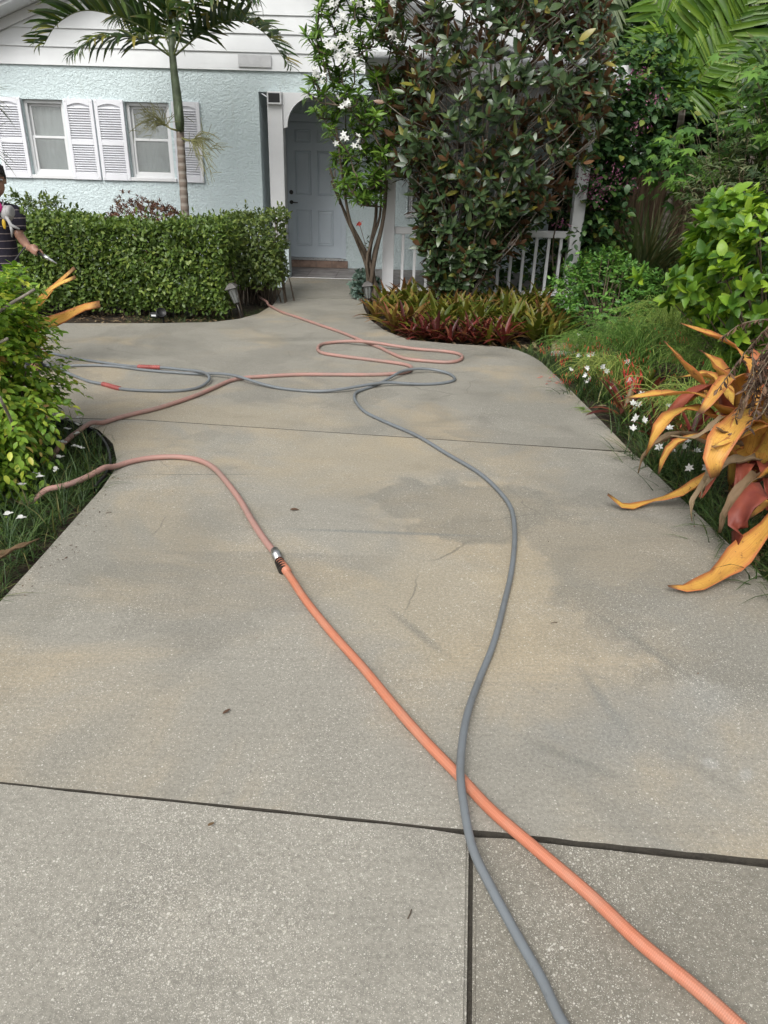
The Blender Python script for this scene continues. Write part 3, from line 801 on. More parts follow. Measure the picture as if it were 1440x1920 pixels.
OV3 = [leaf_tpl(0.5, 3, 0.13, 0.12), leaf_tpl(0.55, 3, 0.08, 0.25), leaf_tpl(0.48, 3, 0.18, 0.02)]
CHT = [leaf_tpl(0.56, 6, 0.22, 0.18, wave=0.022), leaf_tpl(0.6, 6, 0.14, 0.36, wave=0.03), leaf_tpl(0.52, 6, 0.28, 0.08, wave=0.018)]
OVW = [leaf_tpl(0.66, 4, 0.13, 0.14), leaf_tpl(0.7, 4, 0.08, 0.28), leaf_tpl(0.62, 4, 0.18, 0.05)]
MAG = [leaf_tpl(0.36, 4, 0.10, 0.10), leaf_tpl(0.40, 4, 0.05, 0.22), leaf_tpl(0.36, 4, 0.15, -0.08)]
NAR = [leaf_tpl(0.24, 4, 0.12, 0.30), leaf_tpl(0.22, 4, 0.10, 0.50), leaf_tpl(0.27, 4, 0.14, 0.15)]
STRAP = [leaf_tpl(0.13, 6, 0.28, 0.35, 'strap'), leaf_tpl(0.12, 6, 0.30, 0.15, 'strap'), leaf_tpl(0.14, 6, 0.25, 0.6, 'strap')]
BLADE = [leaf_tpl(0.035, 4, 0.3, 0.5, 'blade'), leaf_tpl(0.03, 4, 0.3, 0.25, 'blade'), leaf_tpl(0.035, 4, 0.3, 0.8, 'blade')]
LOBE = [lobed_tpl()]
PETW = [leaf_tpl(0.85, 4, 0.1, 0.3), leaf_tpl(0.75, 4, 0.15, 0.2)]
PETAL = [leaf_tpl(0.5, 3, 0.1, 0.25), leaf_tpl(0.45, 3, 0.15, 0.1)]

G = lambda *c: tuple(c)
M['hedge'] = leafmat('hedge_leaf', [(0.0, G(0.054, 0.094, 0.022)), (0.4, G(0.091, 0.156, 0.031)), (0.75, G(0.145, 0.225, 0.044)), (1.0, G(0.244, 0.312, 0.062))], 0.42)
M['hedge2'] = leafmat('loose_hedge_leaf', [(0.0, G(0.054, 0.088, 0.025)), (0.5, G(0.099, 0.150, 0.037)), (1.0, G(0.199, 0.250, 0.062))], 0.42)
M['redbush'] = leafmat('copper_leaf', [(0.0, G(0.065, 0.029, 0.021)), (0.5, G(0.143, 0.058, 0.042)), (0.85, G(0.221, 0.098, 0.058)), (1.0, G(0.130, 0.130, 0.039))], 0.5)
M['lime'] = leafmat('lime_leaf', [(0.0, G(0.100, 0.204, 0.026)), (0.35, G(0.200, 0.364, 0.043)), (0.75, G(0.343, 0.509, 0.060)), (0.95, G(0.569, 0.611, 0.086)), (1.0, G(0.428, 0.247, 0.103))], 0.42, trans=0.3)
M['magnolia'] = leafmat('magnolia_leaf', [(0.0, G(.028, .055, .022)), (0.55, G(.050, .090, .034)), (0.93, G(.085, .13, .045)), (0.97, G(.18, .18, .03)), (1.0, G(.26, .22, .04))], 0.33, under=(.17, .088, .046), trans=0.08, spec=0.55)
M['plumeria'] = leafmat('plumeria_leaf', [(0.0, G(0.058, 0.130, 0.023)), (0.5, G(0.111, 0.215, 0.033)), (1.0, G(0.208, 0.338, 0.052))], 0.40)
M['white_petal'] = leafmat('white_petal', [(0, G(.72, .73, .70)), (1, G(.82, .82, .80))], 0.6, trans=0.3, tcol=(1, 1, 1))
M['brom_green'] = leafmat('bromeliad_olive', [(0.0, G(0.048, 0.072, 0.010)), (0.5, G(0.104, 0.128, 0.016)), (0.85, G(0.176, 0.176, 0.024)), (1.0, G(0.240, 0.176, 0.048))], 0.42, lengthwise=[(0.78, 1.0, (.22, .08, .045), 0.5)])
M['brom_red'] = leafmat('bromeliad_red', [(0.0, G(.045, .014, .012)), (0.5, G(.13, .025, .022)), (0.85, G(.20, .04, .03)), (1.0, G(.18, .12, .04))], 0.40, lengthwise=[(0.3, 0.0, (.08, .075, .02), 0.5)])
M['brom_mix'] = leafmat('bromeliad_bronze', [(0.0, G(.09, .055, .02)), (0.4, G(.17, .11, .025)), (0.8, G(.20, .19, .03)), (1.0, G(.26, .12, .06))], 0.42, lengthwise=[(0.55, 1.0, (.25, .07, .04), 0.6)])
M['small_green'] = leafmat('small_green_leaf', [(0.0, G(0.052, 0.143, 0.029)), (0.5, G(0.098, 0.234, 0.039)), (1.0, G(0.182, 0.338, 0.065))], 0.45)
M['chart'] = leafmat('chartreuse_leaf', [(0.0, G(0.060, 0.144, 0.024)), (0.3, G(0.108, 0.228, 0.030)), (0.7, G(0.204, 0.360, 0.036)), (1.0, G(0.360, 0.504, 0.048))], 0.40, trans=0.3)
M['vine'] = leafmat('vine_leaf', [(0.0, G(0.030, 0.078, 0.030)), (0.6, G(0.057, 0.128, 0.042)), (0.93, G(0.112, 0.210, 0.045)), (1.0, G(0.300, 0.300, 0.060))], 0.42)
M['purple'] = leafmat('purple_flower', [(0, G(0.214, 0.049, 0.137)), (0.6, G(0.332, 0.107, 0.214)), (1, G(0.488, 0.244, 0.292))], 0.6, trans=0.2, tcol=(1, .8, 1))
M['red_flower'] = leafmat('red_flower', [(0, G(0.546, 0.039, 0.039)), (0.6, G(0.780, 0.091, 0.065)), (1, G(0.845, 0.182, 0.130))], 0.5, trans=0.2, tcol=(1.2, .7, .6))
M['lobed'] = leafmat('papaya_leaf', [(0.0, G(0.046, 0.117, 0.026)), (0.5, G(0.085, 0.195, 0.039)), (1.0, G(0.169, 0.312, 0.046))], 0.45)
M['dusty'] = leafmat('dusty_leaf', [(0.0, G(0.065, 0.098, 0.039)), (0.6, G(0.117, 0.156, 0.065)), (1.0, G(0.208, 0.195, 0.104))], 0.55)
M['darkleaf'] = leafmat('dark_tree_leaf', [(0.0, G(0.023, 0.052, 0.021)), (0.6, G(0.046, 0.091, 0.033)), (1.0, G(0.091, 0.143, 0.046))], 0.5)
M['palm'] = leafmat('palm_leaflet', [(0.0, G(0.033, 0.072, 0.025)), (0.6, G(0.066, 0.116, 0.031)), (0.9, G(0.122, 0.166, 0.033)), (1.0, G(0.287, 0.243, 0.055))], 0.38, lengthwise=[(0.75, 1.05, (.22, .17, .07), 0.6)])
M['palm_lime'] = leafmat('lime_palm_leaflet', [(0.0, G(0.060, 0.138, 0.017)), (0.6, G(0.112, 0.216, 0.026)), (1.0, G(0.190, 0.294, 0.035))], 0.38, trans=0.3)
M['palm_grey'] = leafmat('silver_palm_leaflet', [(0.0, G(0.156, 0.208, 0.130)), (1.0, G(0.312, 0.364, 0.234))], 0.5)
M['grass'] = leafmat('lily_grass', [(0.0, G(0.030, 0.066, 0.020)), (0.5, G(0.056, 0.107, 0.030)), (0.9, G(0.101, 0.162, 0.041)), (1.0, G(0.254, 0.223, 0.091))], 0.45)
M['rush'] = leafmat('firecracker_stem', [(0.0, G(0.095, 0.209, 0.038)), (0.6, G(0.190, 0.323, 0.057)), (1.0, G(0.380, 0.437, 0.114))], 0.5)
M['dry'] = leafmat('dry_leaf', [(0.0, G(.10, .06, .03)), (0.5, G(.20, .13, .07)), (1.0, G(.34, .26, .16))], 0.7, trans=0.1)
M['drydark'] = leafmat('dry_flower_spike', [(0.0, G(.045, .026, .017)), (0.6, G(.10, .055, .033)), (1.0, G(.19, .11, .065))], 0.7, trans=0.0)
M['bluegreen'] = leafmat('kalanchoe_leaf', [(0.0, G(0.078, 0.130, 0.111)), (1.0, G(0.169, 0.247, 0.208))], 0.55)
t = NT('orange_leaf'); gm_ = t.n('ShaderNodeNewGeometry'); pos_ = gm_.outputs['Position']
al = t.n('ShaderNodeAttribute', attribute_name='along').outputs['Fac']; oi = t.n('ShaderNodeObjectInfo').outputs['Random']; ac = t.n('ShaderNodeAttribute', attribute_name='across').outputs['Fac']
nz = t.noise(7, 4, 0.6, pos_)
cc = t.ramp(t.math('ADD', t.math('MULTIPLY', nz, 0.55), t.math('MULTIPLY', oi, 0.45)), [(0.2, (.54, .25, .06)), (0.42, (.64, .37, .075)), (0.62, (.70, .49, .10)), (0.8, (.58, .27, .08))])
cc = t.mix(t.mapr(ac, 0.55, 1.0, 0, 0.75), cc, (.42, .10, .05))
cc = t.mix(t.mapr(al, 0.35, 0.0, 0, 0.6), cc, (.38, .30, .05))
cx_ = t.n('ShaderNodeCombineXYZ'); t.l(t.math('MULTIPLY', ac, 9.0), cx_.inputs[0]); t.l(t.math('MULTIPLY', al, 1.6), cx_.inputs[1]); t.l(t.math('MULTIPLY', oi, 20.0), cx_.inputs[2])
cc = t.mix(t.mapr(t.noise(2.2, 4, 0.6, cx_.outputs[0]), 0.42, 0.70, 0, 0.55), cc, (.40, .13, .04))
cc = t.mix(t.mapr(t.noise(26, 5, 0.7, pos_), 0.57, 0.70, 0, 0.75), cc, (.20, .07, .03))
cc = t.mix(t.mapr(t.noise(75, 3, 0.6, pos_), 0.66, 0.72, 0, 0.8), cc, (.09, .04, .025))
cc = t.mix(t.mapr(t.math('ADD', al, t.math('MULTIPLY', t.math('SUBTRACT', nz, 0.5), 0.10)), 0.95, 1.0, 0, 0.9), cc, (.10, .045, .03))
tr = t.n('ShaderNodeBsdfTranslucent'); t.l(cc, tr.inputs['Color'])
M['orange_leaf'] = t.set(col=cc, rough=0.50, spec=0.35, normal=t.bump(t.noise(60, 3, 0.5, pos_), 0.15, 0.003))
mx = t.n('ShaderNodeMixShader'); mx.inputs[0].default_value = 0.2; t.l(t.b.outputs[0], mx.inputs[1]); t.l(tr.outputs[0], mx.inputs[2]); t.l(mx.outputs[0], t.o.inputs['Surface'])
t = NT('red_brown_leaf'); pos_ = t.n('ShaderNodeNewGeometry').outputs['Position']; oi = t.n('ShaderNodeObjectInfo').outputs['Random']
cc = t.ramp(t.math('ADD', t.math('MULTIPLY', t.noise(7, 4, 0.6, pos_), 0.6), t.math('MULTIPLY', oi, 0.4)), [(0.25, (.14, .03, .02)), (0.5, (.26, .065, .035)), (0.75, (.36, .14, .05))])
M['redbrown'] = t.set(col=cc, rough=0.55, spec=0.3)

# ------------------------------------------------------------------ clipped hedges and bushes before the front wall
def box_hedge(name, label, x0, x1, y0, y1, z0, z1, n, L, mat, group, amp=0.05, nparts=300, seed=1.0, gap=0.0, skew=0.0):
    o = empty(name, ((x0 + x1) / 2, (y0 + y1) / 2, 0), label, 'hedge', group)
    c = Cloud(); A = [(x1 - x0) * (z1 - z0) * 1.6, (x1 - x0) * (y1 - y0), (y1 - y0) * (z1 - z0) * 0.8, (y1 - y0) * (z1 - z0) * 0.8]
    A = np.array(A) / sum(A)
    for i in range(n):
        f = rng.choice(4, p=A); u, v = rng.random(2)
        if f == 0: p = np.array([x0 + u * (x1 - x0), y0, z0 + v * (z1 - z0)]); nn = np.array([0, -1.0, 0.25])
        elif f == 1: p = np.array([x0 + u * (x1 - x0), y0 + v * (y1 - y0), z1]); nn = np.array([0, -0.2, 1.0])
        elif f == 2: p = np.array([x0, y0 + u * (y1 - y0), z0 + v * (z1 - z0)]); nn = np.array([-1.0, 0, 0.2])
        else: p = np.array([x1, y0 + u * (y1 - y0), z0 + v * (z1 - z0)]); nn = np.array([1.0, 0, 0.2])
        lv = lump(p, 5.0, seed) + 0.6 * lump(p, 13, seed + 2)
        if gap and lump(p, 4.2, seed + 5) + 0.5 * lump(p, 9, seed) > 1.0 - gap: continue
        low = max(0, 1 - (p[2] - z0) / 0.18) * 0.75                     # the skirt is looser and tucked in
        if rng.random() < low * 0.5: continue
        p = p + nrm(nn) * (lv * amp - abs(rng.normal(0, 0.05)) - low * 0.10) + rng.normal(0, 0.012, 3)
        d = nn * 0.55 + rng.normal(0, 0.65, 3) + np.array([0, 0, -0.15])
        c.add(p, d, nn + rng.normal(0, 0.5, 3) + np.array([0, 0, 0.5]), L * rng.uniform(0.6, 1.15))
    for i in range(int(n * 0.35)):                               # leaves inside the hedge
        p = np.array([rng.uniform(x0 + 0.06, x1 - 0.06), rng.uniform(y0 + 0.12, y1 - 0.1), rng.uniform(z0, z1 - 0.06)])
        if gap and lump(p, 4.2, seed + 5) + 0.5 * lump(p, 9, seed) > 1.0 - gap: continue
        c.add(p, rng.normal(0, 1, 3), rng.normal(0, 1, 3) + [0, -0.6, 0.4], L * rng.uniform(0.8, 1.4))
    for i in range(int((x1 - x0) * 22)):                         # stray shoots above the clipped top
        p = np.array([rng.uniform(x0, x1), rng.uniform(y0, y1), z1 - 0.03]); c.spray(p, [rng.normal(0, .3), rng.normal(-.1, .3), 1.0], 6, rng.uniform(0.06, 0.15), L * 0.85, droop=0.0)
    foliage(o, OV3, *c.arr(), mat, nparts)
    tips = [(rng.uniform(x0 + 0.05, x1 - 0.05), rng.uniform(y0 + 0.1, y1 - 0.05), rng.uniform(z0 + 0.2, z1 - 0.06)) for _ in range(int((x1 - x0) * 70))]
    mb = MB()
    for tp in tips:
        b = (tp[0] + rng.normal(0, 0.12), (y0 + y1) / 2 + rng.normal(0, 0.08), -0.05)
        m_ = ((tp[0] * 0.4 + b[0] * 0.6), (tp[1] * 0.4 + b[1] * 0.6), tp[2] * 0.45)
        mb.tube([b, m_, tp], [0.012, 0.008, 0.003], 4, cap=False)
    br = mb.build('branches', M['bark'], o, True); br['kind'] = 'stuff'
    return o
HG = 'hedges along the house front'
box_hedge('clipped_hedge', 'long clipped green hedge under the shuttered windows', -4.75, -1.84, 8.28, 9.05, 0.06, 0.97, 19000, 0.060, M['hedge'], HG, 0.07, seed=1.3)
box_hedge('clipped_hedge', 'shorter loose see-through hedge beside the entrance pillar', -2.02, -1.36, 9.15, 10.1, 0.22, 1.04, 4600, 0.06, M['hedge2'], HG, 0.06, 220, seed=3.1, gap=0.45)

def bush(name, label, cat, cen, rad, n, L, mat, boxy=1.0, tpl=OV3, mode='spray', nparts=0, group=None, amp=0.15, seed=1.0, hemi=True, shell=(0.55, 1.0), axis_up=0.5, k=7, spread=0.9, twig=0.12, droop=0.4, base=None, barkm='twig', stemn=40, r0=0.012, cam_only=False, gapf=0.0):
    cen = np.array(cen, float); rad = np.array(rad, float)
    b = (cen[0], cen[1], -0.03) if base is None else base
    o = empty(name, (b[0], b[1], 0), label, cat, group)
    c = Cloud(); tips = []; tries = 0
    while len(tips) < n and tries < n * 8:
        tries += 1
        v = sph()
        if cam_only and v[1] > 0.45: continue
        r = rng.uniform(*shell) ** 0.6
        r *= 1 + amp * (lump(v * 2 + cen, 2.6, seed) + 0.6 * lump(v * 2, 6.0, seed + 1))
        p = cen + np.sign(v) * np.abs(v) ** boxy * rad * r
        if p[2] < 0.03: continue
        if gapf and lump(p, 5.0, seed + 7) > 1 - gapf: continue
        ax = v * 0.7 + np.array([0, 0, axis_up]) + rng.normal(0, 0.25, 3)
        if mode == 'spray': c.spray(p - nrm(ax) * twig * 0.5, ax, k, twig, L, up=nrm(np.array([0, 0, 1.0]) + v * 0.6), droop=droop)
        elif mode == 'rosette': c.rosette(p, ax, k, L, spread)
        else: c.add(p, ax + rng.normal(0, 0.6, 3), v + rng.normal(0, 0.4, 3) + np.array([0, 0, 0.4]), L * rng.uniform(0.6, 1.1))
        tips.append(p)
    foliage(o, tpl, *c.arr(), mat, nparts)
    if stemn:
        ii = rng.choice(len(tips), min(stemn, len(tips)), replace=False)
        stems(o, b, [tips[i] for i in ii], M[barkm], r0, 0.003)
    return o, tips
bush('round_bush', 'low green bush between the worker and the shuttered wall behind the long hedge', 'bush', (-4.40, 9.75, 0.74), (0.58, 0.4, 0.5), 460, 0.06, M['hedge2'], nparts=0, seed=2, k=6, droop=0.3)
bush('copper_bush', 'coppery brown bush rising behind the long clipped hedge', 'bush', (-3.2, 10.0, 0.70), (0.66, 0.4, 0.52), 760, 0.055, M['redbush'], tpl=NAR, mode='rosette', seed=4, k=9, nparts=0)

LIM = [leaf_tpl(0.56, 4, 0.16, 0.15, wave=0.015), leaf_tpl(0.6, 4, 0.1, 0.3, wave=0.02), leaf_tpl(0.52, 4, 0.2, 0.05)]
# ------------------------------------------------------------------ lime bush and lily grass in the bed by the worker
lb, _ = bush('lime_bush', 'yellow-green leafy bush in the near bed with hoses running under it', 'bush', (-2.27, 3.64, 0.56), (0.46, 0.50, 0.48), 1850, 0.047, M['lime'], boxy=0.62, tpl=LIM, nparts=300, seed=5.0, k=10, twig=0.17, droop=0.6, amp=0.22, shell=(0.3, 1.0), stemn=70, r0=0.014, base=(-2.2, 3.8, -0.03), gapf=0.1)
# hanging skirt of the same bush
c = Cloud()
for i in range(420):
    p = np.array([rng.uniform(-2.3, -1.80), rng.uniform(2.95, 3.7), rng.uniform(0.03, 0.45)])
    if p[1] < 3.3: p[0] -= 0.06; p[2] *= 0.8
    c.spray(p, [rng.normal(0.25, 0.3), -0.5 + rng.normal(0, .3), -0.2], 8, 0.15, 0.046, droop=0.8)
foliage(lb, LIM, *c.arr(), M['lime'], 0, name='skirt_foliage')
mb = MB()
for pts in ([(-2.2, 3.75, 0.0), (-1.95, 3.4, 0.2), (-1.8, 3.3, 0.32), (-1.75, 3.15, 0.52)], [(-2.15, 3.7, 0.3), (-1.98, 3.5, 0.62), (-1.82, 3.45, 0.72)], [(-2.1, 3.6, 0.5), (-1.9, 3.5, 0.8), (-1.72, 3.6, 0.93)]):
    mb.tube(catmull(pts, 0.06), 0.007, 6)
mb.build('bare_branch', M['bark_grey'], lb, True)

def inside(x, y, poly):
    c = False; n = len(poly)
    for i in range(n):
        x1, y1 = poly[i]; x2, y2 = poly[(i + 1) % n]
        if (y1 > y) != (y2 > y) and x < (x2 - x1) * (y - y1) / (y2 - y1) + x1: c = not c
    return c
def grass_patch(name, label, poly, n, L, mat, tuft=9, flop=0.7, cat='grass', z=-0.05):
    xs = [p[0] for p in poly]; ys = [p[1] for p in poly]; c = Cloud(); k = 0
    while k < n:
        x = rng.uniform(min(xs), max(xs)); y = rng.uniform(min(ys), max(ys))
        if not inside(x, y, poly): continue
        h = L * rng.uniform(0.6, 1.1)
        for q in range(tuft):
            a = rng.random() * 6.28; tlt = abs(rng.normal(0, flop))
            d = np.array([math.cos(a) * math.sin(tlt), math.sin(a) * math.sin(tlt), math.cos(tlt) + 0.1])
            c.add(np.array([x, y, z]) + np.array([rng.normal(0, 0.012), rng.normal(0, 0.012), 0]), d, np.array([-d[0], -d[1], 1.2]), h * rng.uniform(0.6, 1.15)); k += 1
    o = foliage(None, BLADE, *c.arr(), mat, 0, name=name)[0]
    tag(o, label, cat, kind='stuff'); return o
BEDL = [(-3.2, 1.9), (-1.45, 1.95), (-1.46, 3.4), (-1.52, 3.7), (-1.66, 3.98), (-1.82, 4.2), (-2.05, 4.36), (-3.2, 4.36)]
grass_patch('lily_grass', 'dark green lily grass filling the near bed under the lime bush', BEDL, 15000, 0.20, M['grass'], flop=0.85)

# petals on the lily grass
PET = [(-1.93, 4.32), (-1.87, 4.18), (-1.9, 4.1), (-1.82, 4.02), (-1.84, 3.87), (-1.75, 3.81), (-1.7, 3.78), (-1.75, 3.62), (-1.7, 3.45), (-1.78, 3.4), (-1.74, 3.35), (-1.77, 3.24), (-1.68, 2.9), (-1.61, 2.87)]
for (x, y) in PET:
    o = empty('fallen_blossom', (x * 0.975, y * 0.975, 0.085), 'white blossom dropped on the lily grass of the near bed', 'blossom', 'blossoms dropped on the lily grass')
    c = Cloud()
    for k in range(3):
        a = k * 1.9 + rng.normal(0, .5); c.add(np.array([x * 0.975, y * 0.975, 0.085]), [math.cos(a), math.sin(a), rng.uniform(0.2, 1.0)], [0, 0, 1], rng.uniform(0.020, 0.032))
    foliage(o, PETW, *c.arr(), M['white_petal'], 9, part='petal')

# ------------------------------------------------------------------ strap leaf built on a curve (large bromeliad leaves)
def curved_leaf(parent, pts, widths, mat, up=(0, 0, 1), cup=0.35, name='leaf', thick=0.0022, n=16, edge_curl=0.0):
    P = catmull(pts, 0.02); idx = np.linspace(0, len(P) - 1, n + 1).astype(int); P = P[idx]
    wx = np.interp(np.linspace(0, 1, n + 1), np.linspace(0, 1, len(widths)), widths)
    V = []; AL = []; AC = []; rows = 5
    for i in range(n + 1):
        tn = nrm(P[min(i + 1, n)] - P[max(i - 1, 0)]); sd_ = nrm(np.cross(tn, up)); nn = np.cross(sd_, tn)
        for q in range(rows):
            s = (q / (rows - 1) - 0.5) * 2
            V.append(P[i] + sd_ * s * wx[i] / 2 + nn * (cup * wx[i] / 2 * s * s) + nn * 0.01 * math.sin(i * 1.3 + s * 2) * wx[i] / 0.06); AL.append(i / n); AC.append(abs(s))
    Fc = []
    for i in range(n):
        for q in range(rows - 1):
            a = i * rows + q; Fc.append((a, a + 1, a + 1 + rows, a + rows))
    m0 = len(V); off = []
    me = setmesh(name, V, Fc, mat, True)
    for nm_, dat in (('along', AL), ('across', AC)):
        at = me.attributes.new(nm_, 'FLOAT', 'POINT'); at.data.foreach_set('value', np.array(dat, np.float32))
    o = bpy.data.objects.new(name, me); link(o, parent)
    so = o.modifiers.new('thickness', 'SOLIDIFY'); so.thickness = thick; so.offset = -1
    return o

b1 = empty('orange_bromeliad', (1.82, 3.4, -0.04), 'huge orange and yellow bromeliad with arching leaves beside the driveway', 'plant', 'big bromeliads')
C1 = (1.82, 3.42, 0.02)
OL = M['orange_leaf']; RB = M['redbrown']
LV = [([C1, (1.776, 3.5, 0.369), (1.594, 3.5, 0.529), (1.462, 3.5, 0.658), (1.321, 3.5, 0.783)], [.07, .075, .075, .06, .02], OL),
      ([C1, (1.732, 3.4, 0.427), (1.643, 3.4, 0.60), (1.556, 3.45, 0.70), (1.48, 3.45, 0.753)], [.09, .13, .14, .12, .03], OL),
      ([C1, (1.835, 3.55, 0.563), (1.732, 3.65, 0.738), (1.636, 3.7, 0.781), (1.48, 3.75, 0.827)], [.07, .07, .055, .05, .03], OL),
      ([C1, (1.70, 3.35, 0.415), (1.574, 3.3, 0.515), (1.424, 3.25, 0.590), (1.25, 3.2, 0.607), (1.061, 3.15, 0.593)], [.08, .085, .08, .06, .045, .015], OL),
      ([C1, (1.684, 3.35, 0.374), (1.538, 3.3, 0.487), (1.361, 3.25, 0.513), (1.265, 3.2, 0.446), (1.223, 3.2, 0.308)], [.07, .075, .075, .07, .065, .02], OL),
      ([C1, (1.673, 3.3, 0.268), (1.527, 3.25, 0.377), (1.389, 3.2, 0.395), (1.318, 3.2, 0.322), (1.3, 3.2, 0.219)], [.07, .07, .065, .06, .05, .02], OL),
      ([C1, (1.76, 3.25, 0.36), (1.684, 3.16, 0.49), (1.56, 3.05, 0.53), (1.449, 2.95, 0.482), (1.395, 2.9, 0.365), (1.415, 2.9, 0.325)], [.08, .11, .13, .13, .12, .10, .05], OL),
      ([C1, (1.79, 3.2, 0.40), (1.68, 3.08, 0.51), (1.56, 3.0, 0.49), (1.383, 2.9, 0.46)], [.07, .07, .06, .045, .01], OL),
      ([C1, (1.744, 3.3, 0.298), (1.60, 3.28, 0.205), (1.47, 3.29, 0.085), (1.32, 3.305, 0.022), (1.19, 3.25, 0.016), (1.10, 3.28, 0.07)], [.07, .065, .06, .055, .045, .035, .03], OL)]
for pts, wd, m_ in LV: curved_leaf(b1, pts, [v * 1.25 for v in wd], m_)
# further leaves round the heart of the plant
for k in range(17):
    a = -2.9 + k * 0.36 + rng.normal(0, .1); Lh = rng.uniform(0.5, 0.8); hgt = rng.uniform(0.30, 0.78)
    if math.cos(a) < -0.25 and hgt < 0.5: hgt += 0.2
    d = np.array([math.cos(a), math.sin(a)])
    c0 = np.array(C1); p1 = c0 + [*(d * Lh * 0.22), hgt * 0.6]; p2 = c0 + [*(d * Lh * 0.5), hgt * 0.95]; p3 = c0 + [*(d * Lh * 0.85), hgt * rng.uniform(0.55, 1.0)]
    curved_leaf(b1, [c0, p1, p2, p3], [.09, .12, .11, .03], OL if k % 4 else RB)
for k in range(6):
    a = -2.4 + k * 0.32; d = np.array([math.cos(a), math.sin(a)]); c0 = np.array(C1)
    Lh = rng.uniform(0.38, 0.5)
    curved_leaf(b1, [c0, c0 + [*(d * Lh * 0.35), 0.22], c0 + [*(d * Lh * 0.75), 0.26], c0 + [*(d * Lh * 1.05), 0.12]], [.08, .09, .08, .02], RB)
b2 = empty('orange_bromeliad', (1.86, 2.82, -0.04), 'yellow bromeliad leaf plant at the picture edge with one leaf resting on the driveway', 'plant', 'big bromeliads')
C2 = (1.86, 2.84, 0.02)
curved_leaf(b2, [C2, (1.74, 2.80, 0.26), (1.604, 2.72, 0.185), (1.46, 2.62, 0.09), (1.365, 2.555, 0.035), (1.22, 2.47, 0.020), (1.125, 2.465, 0.03)], [.07, .075, .075, .085, .11, .075, .015], OL, cup=0.25)
curved_leaf(b2, [C2, (1.72, 2.8, 0.20), (1.60, 2.76, 0.30), (1.51, 2.71, 0.32), (1.456, 2.68, 0.24), (1.46, 2.68, 0.10)], [.08, .10, .11, .11, .10, .03], RB)
for k in range(11):
    a = -3.0 + k * 0.55 + rng.normal(0, .1); d = np.array([math.cos(a), math.sin(a)]); c0 = np.array(C2); Lh = rng.uniform(0.4, 0.55)
    if d[0] < -0.3: Lh *= 0.62
    hg = rng.uniform(0.15, 0.4)
    curved_leaf(b2, [c0, c0 + [*(d * Lh * 0.3), hg * 0.7], c0 + [*(d * Lh * 0.65), hg], c0 + [*(d * Lh), hg * 0.6]], [.08, .09, .08, .02], RB if k % 2 else OL)
# dry curled leaf scraps in the big bromeliad
for pts, wd in (([(1.55, 3.22, 0.50), (1.42, 3.15, 0.42), (1.28, 3.1, 0.44)], [.03, .022, .006]), ([(1.60, 3.1, 0.40), (1.50, 3.02, 0.47), (1.42, 2.98, 0.52)], [.03, .03, .015]), ([(1.46, 3.05, 0.38), (1.45, 3.02, 0.28), (1.44, 3.02, 0.17)], [.035, .03, .008]), ([(1.75, 3.2, 0.3), (1.55, 3.1, 0.30), (1.42, 3.05, 0.14), (1.43, 3.04, 0.05)], [.05, .05, .04, .01]), ([(1.75, 3.1, 0.25), (1.62, 2.98, 0.28), (1.52, 2.92, 0.16), (1.50, 2.90, 0.06)], [.05, .05, .045, .01]), ([(1.7, 3.4, 0.25), (1.5, 3.5, 0.32), (1.36, 3.55, 0.2), (1.34, 3.56, 0.08)], [.05, .045, .04, .01]), ([(1.8, 3.3, 0.5), (1.7, 3.2, 0.68), (1.58, 3.1, 0.62), (1.54, 3.05, 0.5)], [.04, .04, .03, .01])):
    curved_leaf(b1, pts, wd, M['dry'], cup=0.9, name='dry_leaf', thick=0.002)
# dried flower spike hanging over it
ds = empty('dried_flower_spike', (1.80, 3.1, 0), 'drooping brown dried flower spike over the orange bromeliad', 'flower spike')
mb = MB(); c = Cloud()
root = np.array([1.84, 3.2, 0.35])
mb.tube(catmull([tuple(root), (1.83, 3.1, 0.8), (1.72, 3.02, 1.0), (1.60, 3.0, 0.95)], 0.05), 0.011, 6)
for k in range(32):
    s = np.array([rng.uniform(1.56, 1.80), rng.uniform(2.95, 3.1), rng.uniform(0.86, 1.0)])
    e_ = s + np.array([rng.normal(-0.06, 0.10), rng.normal(-0.03, 0.07), -rng.uniform(0.06, 0.42)])
    m_ = (s + e_) / 2 + np.array([-0.05, 0, 0.03]) * rng.random()
    pp = catmull([s, m_, e_], 0.02); mb.tube(pp, 0.0025, 4, cap=False)
    for p in pp[::1]:
        for q in range(3): c.add(p, [rng.normal(0, .6), rng.normal(0, .6), -0.7 + rng.normal(0, .4)], rng.normal(0, 1, 3), rng.uniform(0.022, 0.044))
mb.build('stalk', M['twig'], ds, True)
foliage(ds, [leaf_tpl(0.26, 3, 0.2, 0.1), leaf_tpl(0.32, 3, 0.3, 0.2)], *c.arr(), M['drydark'], 0, name='seed_husks')
